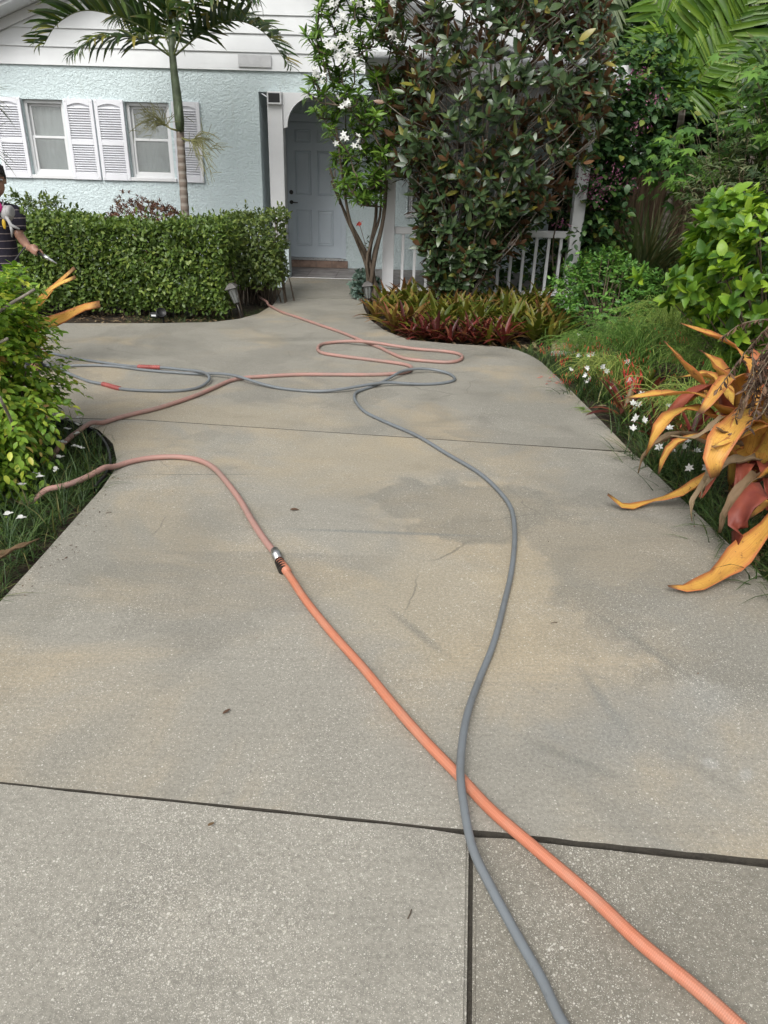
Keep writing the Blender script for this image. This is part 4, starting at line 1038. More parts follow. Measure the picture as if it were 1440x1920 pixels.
# bromeliad behind the lime bush
b3 = empty('orange_bromeliad', (-2.42, 4.2, -0.04), 'orange bromeliad with three leaf tips showing behind the lime bush', 'plant', 'big bromeliads')
K = 4.25 / 5.0
def sh(p): return (p[0] * K, p[1] * K, 1.45 + (p[2] - 1.45) * K)
C3 = (-2.42, 4.2, 0.0)
for pts, wd in (([C3, (-2.25, 4.25, 0.5), sh((-2.204, 5.0, 0.554)), sh((-2.067, 5.0, 0.620)), sh((-1.962, 5.0, 0.642))], [.05, .06, .065, .065, .04]),
                ([C3, (-2.2, 4.25, 0.55), sh((-2.285, 5.0, 0.721)), sh((-2.181, 5.0, 0.81)), sh((-2.1, 5.0, 0.873))], [.04, .04, .04, .03, .02]),
                ([C3, (-2.2, 4.22, 0.55), sh((-2.302, 4.95, 0.703)), sh((-2.182, 4.95, 0.781)), sh((-2.081, 4.95, 0.821))], [.04, .045, .04, .035, .02])):
    curved_leaf(b3, pts, wd, OL, up=(0.1, -0.85, 0.5), cup=0.15)
for k in range(8):
    a = k * 0.8; d = np.array([math.cos(a), math.sin(a)]); c0 = np.array(C3)
    curved_leaf(b3, [c0, c0 + [*(d * 0.1), 0.3], c0 + [*(d * 0.25), 0.5], c0 + [*(d * 0.42), 0.5]], [.07, .08, .07, .02], OL if k % 2 else RB)
# ------------------------------------------------------------------ magnolia before the porch
mg = empty('magnolia_tree', (0.85, 9.35, -0.05), 'tall dark magnolia with rusty leaf backs before the porch railing', 'tree')
c = Cloud(); mb = MB(); buds = []
mbase = np.array([0.80, 9.35, -0.05])
tips = []
def mag_env(z):      # half width and centre of the crown at height z
    xs = np.interp(z, [0.2, 0.5, 0.9, 1.4, 2.0, 2.6, 3.2, 3.8, 4.4], [0.22, 0.42, 0.66, 0.96, 1.32, 1.38, 1.25, 1.0, 0.5])
    cx = np.interp(z, [0.2, 0.7, 1.3, 2.0, 3.0, 4.4], [0.76, 0.90, 1.10, 1.12, 1.05, 1.0])
    return cx, xs
cnt = 0
while cnt < 1500:
    z = rng.uniform(0.28, 4.2); cx, hw = mag_env(z)
    a = rng.random() * 6.28; r = rng.uniform(0.25, 1.0) ** 0.55
    x = cx + math.cos(a) * hw * r; y = 9.25 + math.sin(a) * hw * 0.72 * r
    if y > 9.85: continue
    p = np.array([x, y, z])
    if lump(p, 3.2, 2.2) > 0.74: continue
    out = np.array([math.cos(a), math.sin(a), 0]) * r
    ax = out * 0.75 + np.array([0, -0.15, 0.75]) + rng.normal(0, 0.2, 3)
    c.rosette(p, ax, int(rng.integers(5, 10)), rng.uniform(0.12, 0.18), 1.1, 0.35)
    tips.append(p); cnt += 1
    if rng.random() < 0.10: buds.append((p, nrm(ax)))
foliage(mg, MAG, *c.arr(), M['magnolia'], 300)
stem_top = []
for k in range(15):                                    # upright grey stems
    x1, z1 = rng.uniform(-0.1, 2.1), rng.uniform(2.3, 3.9)
    p = [mbase + [rng.normal(0, .09), rng.normal(0, .09), 0], mbase + [(x1 - 0.8) * 0.35, rng.normal(-0.1, .15), 0.7], np.array([x1 * 0.8 + 0.2, 9.45 + abs(rng.normal(0, .12)), 1.6]), np.array([x1 * 0.85 + 0.15, 9.45 + abs(rng.normal(0, .12)), z1])]
    pp = catmull(p, 0.15); mb.tube(pp, np.linspace(0.020, 0.006, len(pp)), 6, cap=False)
for i in rng.choice(len(tips), 420, replace=False):
    p = tips[i]; z0 = max(0.1, p[2] - rng.uniform(0.25, 0.5)); cx, hw = mag_env(z0)
    b_ = np.array([cx + (p[0] - cx) * 0.55, 9.25 + (p[1] - 9.25) * 0.5, z0])
    mb.tube([b_, b_ * 0.4 + p * 0.6 + [0, 0, -0.04], p], [0.007, 0.006, 0.004], 5, cap=False)
tr_ = mb.build('trunk', M['bark_grey'], mg, True)
mb = MB()
for p, ax in buds[:40]:
    mb.ell(p + ax * 0.05, (0.012, 0.012, 0.032), 6, 5)
mb.build('flower_buds', leafmat('magnolia_bud', [(0, (.25, .28, .10)), (1, (.34, .33, .16))], 0.6), mg, True)['kind'] = 'stuff'

# ------------------------------------------------------------------ white flowering tree by the walk
pl = empty('flowering_tree', (-0.17, 9.6, -0.05), 'slender light green tree with white flower clusters beside the front door', 'tree')
c = Cloud(); mb = MB(); tips = []
def pl_env(z):
    lo = np.interp(z, [1.2, 1.6, 1.9, 2.3, 2.7, 3.2, 3.8], [-0.55, -0.72, -0.86, -0.95, -1.02, -0.90, -0.65])
    hi = np.interp(z, [1.2, 1.6, 1.9, 2.3, 2.7, 3.2, 3.8], [-0.20, -0.05, 0.0, 0.02, 0.08, 0.10, 0.0])
    return lo, hi
while len(tips) < 330:
    z = rng.uniform(1.25, 3.75); lo, hi = pl_env(z); u = rng.random()
    x = lo + u * (hi - lo) + rng.normal(0, .04); y = 9.45 + rng.normal(0, 0.26)
    p = np.array([x, y, z])
    if lump(p, 4.5, 1.2) > 0.75: continue
    tips.append(p); c.rosette(p, [(u - 0.6) * 0.9, -0.2, 0.85], int(rng.integers(11, 16)), rng.uniform(0.12, 0.17), 1.35, 0.25)
foliage(pl, NAR, *c.arr(), M['plumeria'], 300)
pb = np.array([-0.17, 9.6, -0.05])
forks = []
for k in range(7):
    x1 = rng.uniform(-0.75, -0.05); z1 = rng.uniform(1.3, 2.0)
    p = [pb + [rng.normal(0, .05), rng.normal(0, .04), 0], pb + [-0.04 - rng.random() * 0.12, rng.normal(0, .05), 0.55], np.array([x1 * 0.7 - 0.05, 9.5 + rng.normal(0, .1), 1.05]), np.array([x1, 9.45 + rng.normal(0, .15), z1])]
    pp = catmull(p, 0.1); mb.tube(pp, np.linspace(0.034 if k < 3 else 0.024, 0.012, len(pp)), 7, cap=False); forks.append(pp[-1]); forks.append(pp[-4])
nodes = list(forks)
for p in sorted(tips, key=lambda q: q[2]):
    f = min(nodes, key=lambda q: np.linalg.norm(q - p) + (2 if q[2] > p[2] - 0.06 else 0))
    mid = f * 0.5 + p * 0.5 + np.array([rng.normal(0, .02), 0, -0.04])
    mb.tube([f, mid, p], [0.010, 0.008, 0.006], 5, cap=False); nodes += [mid, p]
mb.build('trunk', M['bark'], pl, True)
FLW = [(-0.893, 2.514), (-0.586, 2.249), (-0.498, 2.737), (-0.327, 3.137), (-0.067, 3.181), (-0.017, 2.899), (-0.542, 1.894), (-0.399, 1.82), (-0.735, 2.772), (-0.558, 2.851), (-0.704, 3.142), (-0.629, 2.70), (-0.6, 3.05), (-0.45, 3.2)]
for (x, z) in FLW:
    c = Cloud(); y0 = 8.86 + rng.normal(0, .05); k9 = y0 / 9.4
    for q in range(7 if z > 1.95 else 4):
        ce = np.array([x * k9, y0, CAM_H + (z - CAM_H) * k9]) + rng.normal(0, 0.035, 3)
        ax = nrm(np.array([rng.normal(0, .5), -0.6 + rng.normal(0, .3), 0.5]))
        a1 = nrm(np.cross(ax, [0, 0, 1.0])); a2 = np.cross(ax, a1)
        for r in range(5):
            an = r * 1.2566; c.add(ce, (a1 * math.cos(an) + a2 * math.sin(an)) + ax * 0.35, ax, 0.044)
    o = foliage(pl, PETAL, *c.arr(), M['white_petal'], 0, name='flower_cluster')[0]

# grey-green succulent and red flower by the walk
bush('grey_succulent', 'grey-green leafy succulent at the foot of the flowering tree', 'plant', (-0.33, 10.05, 0.14), (0.20, 0.24, 0.22), 90, 0.075, M['bluegreen'], tpl=OV3, mode='rosette', k=7, seed=3, stemn=10, nparts=0)
rfl = empty('red_flower', (-0.42, 10.55, 0.0), 'single red flower on a thin stem near the door bell', 'flower')
mb = MB().tube(catmull([(-0.30, 10.6, 0.0), (-0.33, 10.57, 0.5), (-0.44, 10.5, 0.91)], 0.08), 0.004, 5); mb.build('stem', M['twig'], rfl, True)
c = Cloud()
for k in range(14): c.add(np.array([-0.455, 10.48, 0.92]) + rng.normal(0, .012, 3), sph(), sph(), 0.05)
foliage(rfl, PETAL, *c.arr(), M['red_flower'], 0, name='petals')
c = Cloud()
for k in range(10): c.add(np.array([-0.34, 10.56, rng.uniform(.35, .8)]), sph(), [0, 0, 1], 0.07)
foliage(rfl, OV3, *c.arr(), M['vine'], 0, name='leaves')

# ------------------------------------------------------------------ bromeliad bed before the porch
BPOLY = [(-0.20, 8.45), (-0.02, 7.85), (0.20, 7.43), (0.65, 7.28), (1.12, 7.22), (1.50, 7.15), (1.85, 7.6), (2.0, 8.6), (1.9, 9.7), (0.9, 9.75), (0.1, 9.7), (-0.15, 9.2)]
spots = []
tries = 0
while tries < 6000 and len(spots) < 74:
    tries += 1
    x, y = rng.uniform(-0.2, 2.0), rng.uniform(7.2, 9.7)
    if not inside(x, y, BPOLY): continue
    md = 0.15 if y < 8 else 0.20
    if all((x - a) ** 2 + (y - b) ** 2 > md * md for a, b in spots): spots.append((x, y))
def front_edge(x): return np.interp(x, [-0.2, 0.0, 0.2, 0.65, 1.12, 1.5, 1.9], [8.4, 7.85, 7.43, 7.28, 7.22, 7.15, 7.3])
spots = [s for s in spots if not (s[1] - front_edge(s[0]) < 0.34 and 0.12 < s[0] < 1.28)]
for k in range(17):
    x = 0.16 + k * 0.066; spots.append((x, front_edge(x) + (0.09 if k % 2 else 0.25) + rng.normal(0, .02)))
spots.sort(key=lambda s: s[1])
ORD = 'first second third fourth fifth sixth seventh eighth ninth tenth eleventh twelfth thirteenth fourteenth fifteenth sixteenth seventeenth eighteenth nineteenth twentieth'.split() + ['last'] * 20
REDS = {s for k, s in enumerate(sorted(s for s in spots if s[1] - front_edge(s[0]) < 0.48 and 0.15 < s[0] < 1.25)) if k % 4 != 2}
REDX = sorted(x for x, y in REDS)
KINDS_ = {'brom_red': ('dark red bromeliad in the front row of the porch bed', 'red bromeliads edging the porch bed'),
          'brom_green': ('olive green bromeliad in the bed before the porch railing', 'olive bromeliads of the porch bed'),
          'brom_mix': ('bronze tipped bromeliad in the bed before the porch railing', 'bronze bromeliads of the porch bed')}
def bromeliad(x, y, L, mat, n, label, group, name='bromeliad', flat=0.0, tpl=STRAP, z=-0.05):
    o = empty(name, (x, y, z), label, 'plant', group); c = Cloud()
    for k in range(n):
        a = k * 2.4 + rng.normal(0, .15); f = (k + 1) / n; tl = 0.12 + f * (0.82 + flat) + rng.normal(0, .09)
        d = np.array([math.cos(a) * math.sin(tl), math.sin(a) * math.sin(tl), math.cos(tl)])
        c.add(np.array([x, y, z + 0.02]), d, np.array([-d[0], -d[1], 1.0]) if tl < 1.2 else [0, 0, 1], L * rng.uniform(0.75, 1.1))
    foliage(o, tpl, *c.arr(), M[mat], 99, wscale=None)
    return o
for i, (x, y) in enumerate(spots):
    dfr = y - front_edge(x)
    if (x, y) in REDS: mt, L = 'brom_red', rng.uniform(0.25, 0.34)
    elif dfr < 0.48 and 0.15 < x < 1.25: mt, L = ('brom_mix' if i % 2 else 'brom_green'), rng.uniform(0.27, 0.35)
    elif x < 0.35 and dfr < 0.8: mt, L = 'brom_mix', rng.uniform(0.32, 0.42)
    else: mt, L = ('brom_green' if rng.random() < 0.8 else 'brom_mix'), rng.uniform(0.34, 0.46)
    if x > 1.3 and dfr < 0.3: mt, L = 'brom_green', 0.36
    lab, grp = KINDS_[mt]
    if mt == 'brom_red': lab = 'dark red bromeliad at the front of the porch bed, ' + ORD[REDX.index(x)] + ' counted from the walk'
    bromeliad(x, y, L, mt, 13 if L < 0.31 else 15, lab, grp, flat=0.1 if L < 0.31 else 0.0)

# litter of dry leaves in the beds
c = Cloud()
for i in range(900):
    x, y = rng.uniform(-0.25, 2.2), rng.uniform(7.15, 9.9)
    if not inside(x, y, BPOLY): continue
    c.add(np.array([x, y, -0.045 + rng.random() * 0.03]), [rng.normal(), rng.normal(), rng.normal(0, .25)], [0, 0, 1], rng.uniform(0.05, 0.12))
for i in range(500):
    c.add(np.array([rng.uniform(-4.5, -1.6), rng.uniform(8.0, 8.6), -0.045 + rng.random() * 0.02]), [rng.normal(), rng.normal(), rng.normal(0, .2)], [0, 0, 1], rng.uniform(0.03, 0.06))
for i in range(700):
    c.add(np.array([rng.uniform(1.62, 2.6), rng.uniform(2.4, 7.0), -0.045 + rng.random() * 0.03]), [rng.normal(), rng.normal(), rng.normal(0, .25)], [0, 0, 1], rng.uniform(0.03, 0.09))
lt = foliage(None, MAG, *c.arr(), M['dry'], 0, name='leaf_litter')[0]; tag(lt, 'brown dry leaf litter lying on the planting bed soil', 'leaf litter', kind='stuff')

# ------------------------------------------------------------------ paver, grass strip, small shrub
pv = empty('paving_slab', (1.85, 7.35, -0.05), 'small flagstone paver at the bed corner beside the light green shrub', 'paver')
MB().prism([(1.60, 7.08), (1.93, 7.05), (2.12, 7.40), (2.10, 7.75), (1.72, 7.70)], -0.06, -0.012, bev=0.006).build('stone', paint('flagstone', (0.42, 0.33, 0.22), 0.8, 0.25, 8, bump=0.5, dirt=0.7, dcol=(0.2, 0.17, 0.13)), pv)
MB().prism([(1.58, 7.03), (1.94, 7.0), (2.15, 7.39), (2.10, 7.42), (1.93, 7.05), (1.60, 7.08)], -0.058, -0.02).build('mortar_rim', paint('mortar', (0.5, 0.5, 0.48), 0.8), pv)
grass_patch('turf_grass', 'short green grass tuft strip along the driveway corner', [(1.16, 7.10), (1.40, 6.75), (1.46, 6.0), (1.75, 5.9), (1.85, 6.9), (1.45, 7.1)], 2600, 0.13, M['grass'], flop=0.6)
grass_patch('weed_grass', 'sparse weeds on the dark soil before the long hedge', [(-2.9, 7.9), (-1.75, 8.3), (-1.5, 8.8), (-1.55, 9.3), (-1.9, 8.6), (-2.9, 8.3)], 900, 0.10, M['grass'], flop=0.9)
bush('green_shrub', 'bright green small-leaved shrub between the bromeliad bed and the firecracker plant', 'shrub', (2.32, 8.0, 0.36), (0.60, 0.6, 0.50), 520, 0.055, M['small_green'], tpl=OV3, nparts=200, seed=6, k=8, twig=0.15, droop=0.35, stemn=40)

# ------------------------------------------------------------------ firecracker plants: thin arching stems with red tubes
def firecracker(x, y, R, n, L, label, nred=26, lean=(0, 0)):
    o = empty('firecracker_plant', (x, y, -0.05), label, 'plant', 'firecracker plants'); mb = MB(); c = Cloud(); red = Cloud()
    for k in range(n):
        a = rng.random() * 6.28; l = L * rng.uniform(0.6, 1.15); r = R * rng.uniform(0.2, 1.0)
        ex = math.cos(a) * r + lean[0] * l; ey = math.sin(a) * r + lean[1] * l
        b = np.array([x + rng.normal(0, .06), y + rng.normal(0, .06), -0.05])
        p1 = b + [ex * 0.35, ey * 0.35, l * 0.62]; p2 = b + [ex * 0.8, ey * 0.8, l * 0.72]; p3 = b + [ex * 1.15, ey * 1.15, l * rng.uniform(0.35, 0.62)]
        pp = catmull([b, p1, p2, p3], 0.09); mb.tube(pp, np.linspace(0.004, 0.0014, len(pp)), 3, cap=False)
        for p in pp[2:]:
            for q in range(3):
                c.add(p, [rng.normal(0, .8) + ex * 0.5, rng.normal(0, .8) + ey * 0.5, rng.normal(0.1, .5)], [0, 0, 1], rng.uniform(0.05, 0.11))
        if rng.random() < nred / n:
            for q in range(int(rng.integers(2, 7))):
                red.add(pp[-1] + rng.normal(0, 0.025, 3), [rng.normal(0.1, .25), -0.2 + rng.normal(0, .25), -0.8], [1, 0, 0.2], rng.uniform(0.025, 0.04))
    mb.build('stems', M['rush'], o, True)['kind'] = 'stuff'
    foliage(o, [leaf_tpl(0.045, 2, 0.1, 0.2, 'blade'), leaf_tpl(0.04, 2, 0.1, 0.4, 'blade')], *c.arr(), M['rush'], 0, name='needle_leaves')
    foliage(o, [leaf_tpl(0.22, 2, 0.5, 0.0, 'strap')], *red.arr(), M['red_flower'], 0, name='red_blossoms')
    return o
firecracker(2.15, 6.15, 0.55, 190, 0.62, 'firecracker plant with most red blossoms above the white lilies', 46, (-0.25, -0.2))
firecracker(2.55, 5.35, 0.55, 190, 0.68, 'firecracker plant behind the orange bromeliad', 24, (-0.2, -0.15))
firecracker(2.75, 6.9, 0.6, 190, 0.72, 'firecracker plant between the bright green shrub and the chartreuse shrub', 26, (-0.15, -0.15))
firecracker(2.05, 4.7, 0.38, 110, 0.42, 'low firecracker plant beside the red bromeliads', 16, (-0.25, -0.15))
firecracker(1.82, 5.75, 0.34, 110, 0.36, 'low firecracker plant spilling toward the driveway among the white lilies', 22, (-0.35, -0.1))
firecracker(1.80, 6.45, 0.34, 110, 0.40, 'low firecracker plant beside the flagstone paver', 18, (-0.3, -0.1))
rc = empty('red_blossom_cluster', (1.75, 5.1, 0.0), 'bright red tubular blossom cluster above the white lilies', 'flower')
cr = Cloud()
for k in range(60): cr.add(np.array([1.70, 5.0, 0.22]) + rng.normal(0, 1, 3) * [0.035, 0.03, 0.045], [rng.normal(0, .3), -0.4, -0.7 + rng.normal(0, .3)], [1, 0, 0], 0.045)
foliage(rc, [leaf_tpl(0.2, 2, 0.5, 0.0, 'strap')], *cr.arr(), M['red_flower'], 0, name='blossoms')
MB().tube(catmull([(1.78, 5.1, -0.05), (1.76, 5.05, 0.2), (1.70, 5.0, 0.25)], 0.05), 0.004, 5).build('stem', M['rush'], rc, True)
fp = empty('fallen_blossom', (1.37, 5.78, 0.004), 'red blossoms dropped on the driveway edge', 'blossom'); cr = Cloud()
for k in range(12): cr.add(np.array([1.37, 5.78, 0.008]) + rng.normal(0, 1, 3) * [0.05, 0.07, 0.0], [rng.normal(), rng.normal(), 0.0], [0, 0, 1], 0.04)
foliage(fp, [leaf_tpl(0.2, 2, 0.3, 0.0, 'strap')], *cr.arr(), M['red_flower'], 0, name='petals')

# white rain lilies along the driveway edge: each clump a plant with grassy blades and flowers
LIL = [(1.77, 6.55), (1.70, 6.05), (1.52, 5.50), (1.68, 5.45), (1.86, 5.75), (1.80, 4.98), (1.64, 4.55), (1.80, 4.60), (1.58, 4.00), (1.66, 3.98), (1.74, 3.80), (1.66, 3.45), (1.90, 3.95), (1.70, 3.12), (1.64, 2.95), (1.68, 2.62), (1.72, 2.42)]
NFL = [6, 6, 5, 4, 4, 3, 2, 4, 4, 4, 3, 3, 3, 2, 2, 2, 2]
def lily(x, y, nf, label, nb=110):
    o = empty('rain_lily', (x, y, -0.05), label, 'plant', 'white rain lilies along the driveway'); c = Cloud(); mb = MB()
    for k in range(nb):
        a = rng.random() * 6.28; tl = abs(rng.normal(0, .75)); d = np.array([math.cos(a) * math.sin(tl) - 0.12, math.sin(a) * math.sin(tl), math.cos(tl)])
        c.add(np.array([x - 0.02 + rng.normal(0, .06), y + rng.normal(0, .08), -0.05]), d, [-d[0], -d[1], 1], rng.uniform(0.14, 0.32))
    foliage(o, BLADE, *c.arr(), M['grass'], 0, name='blades')
    for k in range(nf):
        fx, fy, fz = x - 0.03 + rng.normal(0, .07), y + rng.normal(0, .10), rng.uniform(0.07, 0.21)
        mb.tube([(x + (fx - x) * 0.3, y + (fy - y) * 0.3, -0.05), (x + (fx - x) * 0.7, y + (fy - y) * 0.7, fz * 0.6), (fx, fy, fz)], 0.0022, 4, cap=False)
        ax = nrm(np.array([rng.normal(-0.1, .5), -0.5 + rng.normal(0, .35), 0.55])); a1 = nrm(np.cross(ax, [0.2, 0, 1.0])); a2 = np.cross(ax, a1); cf = Cloud()
        op = rng.uniform(0.5, 1.3)
        for r in range(6):
            an = r * 1.047; cf.add(np.array([fx, fy, fz]), (a1 * math.cos(an) + a2 * math.sin(an)) * op + ax * 0.8, ax, rng.uniform(0.024, 0.035))
        f = foliage(o, PETAL, *cf.arr(), M['white_petal'], 0, name='flower')[0]; del f['kind']
    mb.build('flower_stems', M['grass'], o, True)['kind'] = 'stuff'
for i, ((x, y), nf) in enumerate(sorted(zip(LIL, NFL), key=lambda q: -q[0][1])):
    lily(x, y, nf, 'white rain lily clump, ' + ORD[i] + ' from the flagstone paver along the driveway edge')
# small red bromeliads between lilies
for i, (x, y, L, lab) in enumerate([(1.66, 4.88, 0.34, 'dark red bromeliad nearest the driveway between the white lilies'), (1.86, 5.02, 0.36, 'dark red bromeliad just behind the one at the driveway edge'), (1.95, 4.40, 0.34, 'dark red bromeliad half hidden behind the orange bromeliad'), (1.74, 4.48, 0.26, 'small red bromeliad close to the driveway joint'), (1.98, 5.45, 0.34, 'olive bromeliad growing among red firecracker blossoms')]):
    bromeliad(x, y, L, 'brom_red' if i < 4 else 'brom_green', 14, lab, 'bromeliads in the lily border', flat=0.1)
grass_patch('border_grass', 'thin green grass at the driveway edge under the lilies', [(1.54, 4.2), (1.55, 4.0), (1.60, 2.9), (1.63, 2.2), (2.0, 2.2), (2.1, 4.2)], 2300, 0.17, M['grass'], flop=0.9)
mb = Cloud()
for x, y in ((1.44, 4.93), (1.40, 4.98), (1.42, 5.02)):
    for k in range(16): mb.add(np.array([x, y, 0.006]), [rng.normal(-.4, .5), rng.normal(0, .5), 0.15], [0, 0, 1], rng.uniform(0.06, 0.14))
o = foliage(None, BLADE, *mb.arr(), M['rush'], 0, name='grass_clippings')[0]; tag(o, 'grass sprig lying over the driveway edge near the red bromeliads', 'grass', kind='stuff')

# ------------------------------------------------------------------ chartreuse shrub and the planting behind
bush('chartreuse_shrub', 'chartreuse shrub with large soft leaves above the orange bromeliad', 'shrub', (2.78, 5.2, 0.98), (0.85, 0.7, 0.66), 460, 0.105, M['chart'], tpl=CHT, mode='rosette', nparts=300, seed=2.5, k=9, spread=1.25, amp=0.2, stemn=60, r0=0.014)
bush('chartreuse_shrub', 'lower chartreuse shrub at the picture edge behind the dried flower spike', 'shrub', (2.75, 4.3, 0.75), (0.5, 0.5, 0.55), 120, 0.11, M['chart'], tpl=CHT, mode='rosette', nparts=100, seed=3.5, k=9, spread=1.25, amp=0.2, stemn=30, r0=0.014)
def lobed_tree(name, label, cen, rad, n, L, mat, seed, nparts=200, base=None, tpl=LOBE, cat='tree', shell=(0.3, 1.0), gapf=0.12):
    cen = np.array(cen); rad = np.array(rad); b = np.array([cen[0], cen[1], -0.05]) if base is None else np.array(base)
    o = empty(name, tuple(b), label, cat, 'small trees of the side garden'); c = Cloud(); tips = []; mb = MB(); tries = 0
    while len(tips) < n and tries < n * 8:
        tries += 1
        v = sph(); r = rng.uniform(*shell) ** 0.6 * (1 + 0.2 * lump(v * 2 + cen, 2.5, seed)); p = cen + v * rad * r
        if p[2] < 0.1 or (gapf and lump(p, 3.5, seed + 3) > 1 - gapf - 0.3): continue
        tips.append(p)
        for q in range(3):
            c.add(p + rng.normal(0, L * 0.35, 3), nrm(np.array([v[0], v[1] - 0.3, 0])) + rng.normal(0, .5, 3) * [1, 1, .6] + [0, 0, -0.25], v * 0.6 + [0, -0.25, 0.8] + rng.normal(0, .25, 3), L * rng.uniform(0.6, 1.15))
    foliage(o, tpl, *c.arr(), mat, nparts)
    tk = catmull([b, b * 0.5 + cen * 0.5 + [rng.normal(0, .1), 0, 0], cen], 0.2); mb.tube(tk, np.linspace(0.05, 0.02, len(tk)), 7)
    mb.build('trunk', M['bark'], o, True)
    stems(o, b * 0.6 + cen * 0.4, [tips[i] for i in rng.choice(len(tips), min(70, len(tips)), replace=False)], M['twig'], 0.010, 0.003)
    return o
lobed_tree('lobed_leaf_tree', 'light green tree with large lobed leaves at the top corner', (3.80, 7.3, 2.30), (0.80, 0.8, 0.85), 230, 0.24, M['lobed'], 1.1)
lobed_tree('lobed_leaf_tree', 'lobed-leaf shrub before the wooden fence', (3.32, 8.6, 1.78), (0.50, 0.5, 0.45), 100, 0.20, M['lobed'], 2.2, base=(3.9, 8.7, -0.05))
bush('dusty_shrub', 'dull brownish green shrub tangle below the lobed tree', 'shrub', (3.45, 7.4, 1.35), (0.75, 0.6, 0.8), 650, 0.075, M['dusty'], tpl=NAR, nparts=0, seed=7, k=8, twig=0.2, droop=0.3, shell=(0.2, 1.0), stemn=80, barkm='twig')
bush('dark_shrub', 'dark leafy shrub filling the corner behind the chartreuse shrub', 'shrub', (4.0, 6.6, 1.1), (0.9, 0.9, 1.2), 700, 0.10, M['vine'], tpl=OVW, nparts=0, seed=8, k=7, twig=0.2, stemn=60)
# flowering vine over the porch post
vn = empty('flowering_vine', (2.75, 10.1, -0.05), 'dark green vine with purple flower clusters climbing the porch corner post', 'vine'); c = Cloud(); tips = []
while len(tips) < 620:
    z = rng.uniform(0.1, 3.1)
    hw = np.interp(z, [0.1, 0.8, 1.6, 2.2, 2.8, 3.1], [0.22, 0.26, 0.36, 0.72, 0.6, 0.3]); cx = np.interp(z, [0, 1.2, 2.2, 3.1], [2.58, 2.62, 2.90, 2.85])
    p = np.array([cx + rng.uniform(-1, 1) * hw, 10.15 + rng.normal(0, .22), z])
    if lump(p, 4, 3.3) > 0.65: continue
    if abs(p[0] - 2.37) < 0.12 and p[1] < 10.1 and 0.15 < z < 1.5 and rng.random() < 0.85: continue
    tips.append(p); c.spray(p, [rng.normal(0, .7), -0.5 + rng.normal(0, .3), rng.normal(0, .4)], 5, 0.22, 0.11, droop=0.5)
for q in range(26):                                               # leaves over the beam end
    p = np.array([rng.uniform(2.25, 2.85), rng.uniform(9.55, 9.7), rng.uniform(2.25, 2.75)]); tips.append(p); c.spray(p, [rng.normal(0, .7), -0.5, 0.1], 5, 0.2, 0.10, droop=0.5)
for q in range(150):                                              # tendrils hanging behind the railing
    p = np.array([rng.uniform(1.3, 2.6), rng.uniform(10.2, 10.6), rng.uniform(0.1, 1.2)]); tips.append(p); c.spray(p, [rng.normal(0, .7), -0.5, 0.1], 5, 0.2, 0.10, droop=0.4)
foliage(vn, OVW, *c.arr(), M['vine'], 300)
mb = MB()
for k in range(30):
    p = tips[rng.integers(0, len(tips))]; b_ = np.array([2.55 + rng.normal(0, .12), 10.2, -0.05])
    pp = catmull([b_, b_ * 0.6 + p * 0.4 + rng.normal(0, .1, 3), p], 0.15); mb.tube(pp, np.linspace(0.012, 0.004, len(pp)), 5, cap=False)
mb.build('vine_stems', M['twig'], vn, True)['kind'] = 'stuff'
PUR = [(2.42, 1.60), (2.55, 1.52), (2.66, 1.44), (2.48, 1.38), (2.60, 1.30), (2.36, 2.55), (2.72, 2.52), (2.55, 2.62), (3.0, 2.15), (3.12, 2.42), (2.9, 2.68), (2.3, 2.15), (2.75, 1.62), (2.2, 1.02), (2.95, 1.50), (2.40, 2.86)]
for (x, z) in PUR:
    c = Cloud()
    for q in range(40):
        p = np.array([x * 0.955, 9.55, 1.45 + (z - 1.45) * 0.955]) + rng.normal(0, 1, 3) * [0.065, 0.05, 0.05]; c.add(p, sph(), sph(), rng.uniform(0.022, 0.038))
    foliage(vn, PETAL, *c.arr(), M['purple'], 0, name='flower_cluster')
# rushes before the fence
def tuft(name, label, x, y, n, L, mat, flop=0.45, tpl=BLADE):
    c = Cloud()
    for k in range(n):
        a = rng.random() * 6.28; tl = abs(rng.normal(0, flop)); d = np.array([math.cos(a) * math.sin(tl), math.sin(a) * math.sin(tl), math.cos(tl)])
        c.add(np.array([x + rng.normal(0, .08), y + rng.normal(0, .08), -0.05]), d, [-d[0], -d[1], 0.8], L * rng.uniform(0.6, 1.1))
    o = empty(name, (x, y, -0.05), label, 'plant'); foliage(o, tpl, *c.arr(), mat, 0, name='blades'); return o
tuft('rush_clump', 'tall thin grey-green rushes before the wooden fence', 3.35, 10.2, 420, 1.5, M['dusty'], 0.45)
tuft('rush_clump', 'shorter rush clump in the shade beside the chartreuse shrub', 3.3, 8.5, 260, 0.9, M['grass'], 0.5)
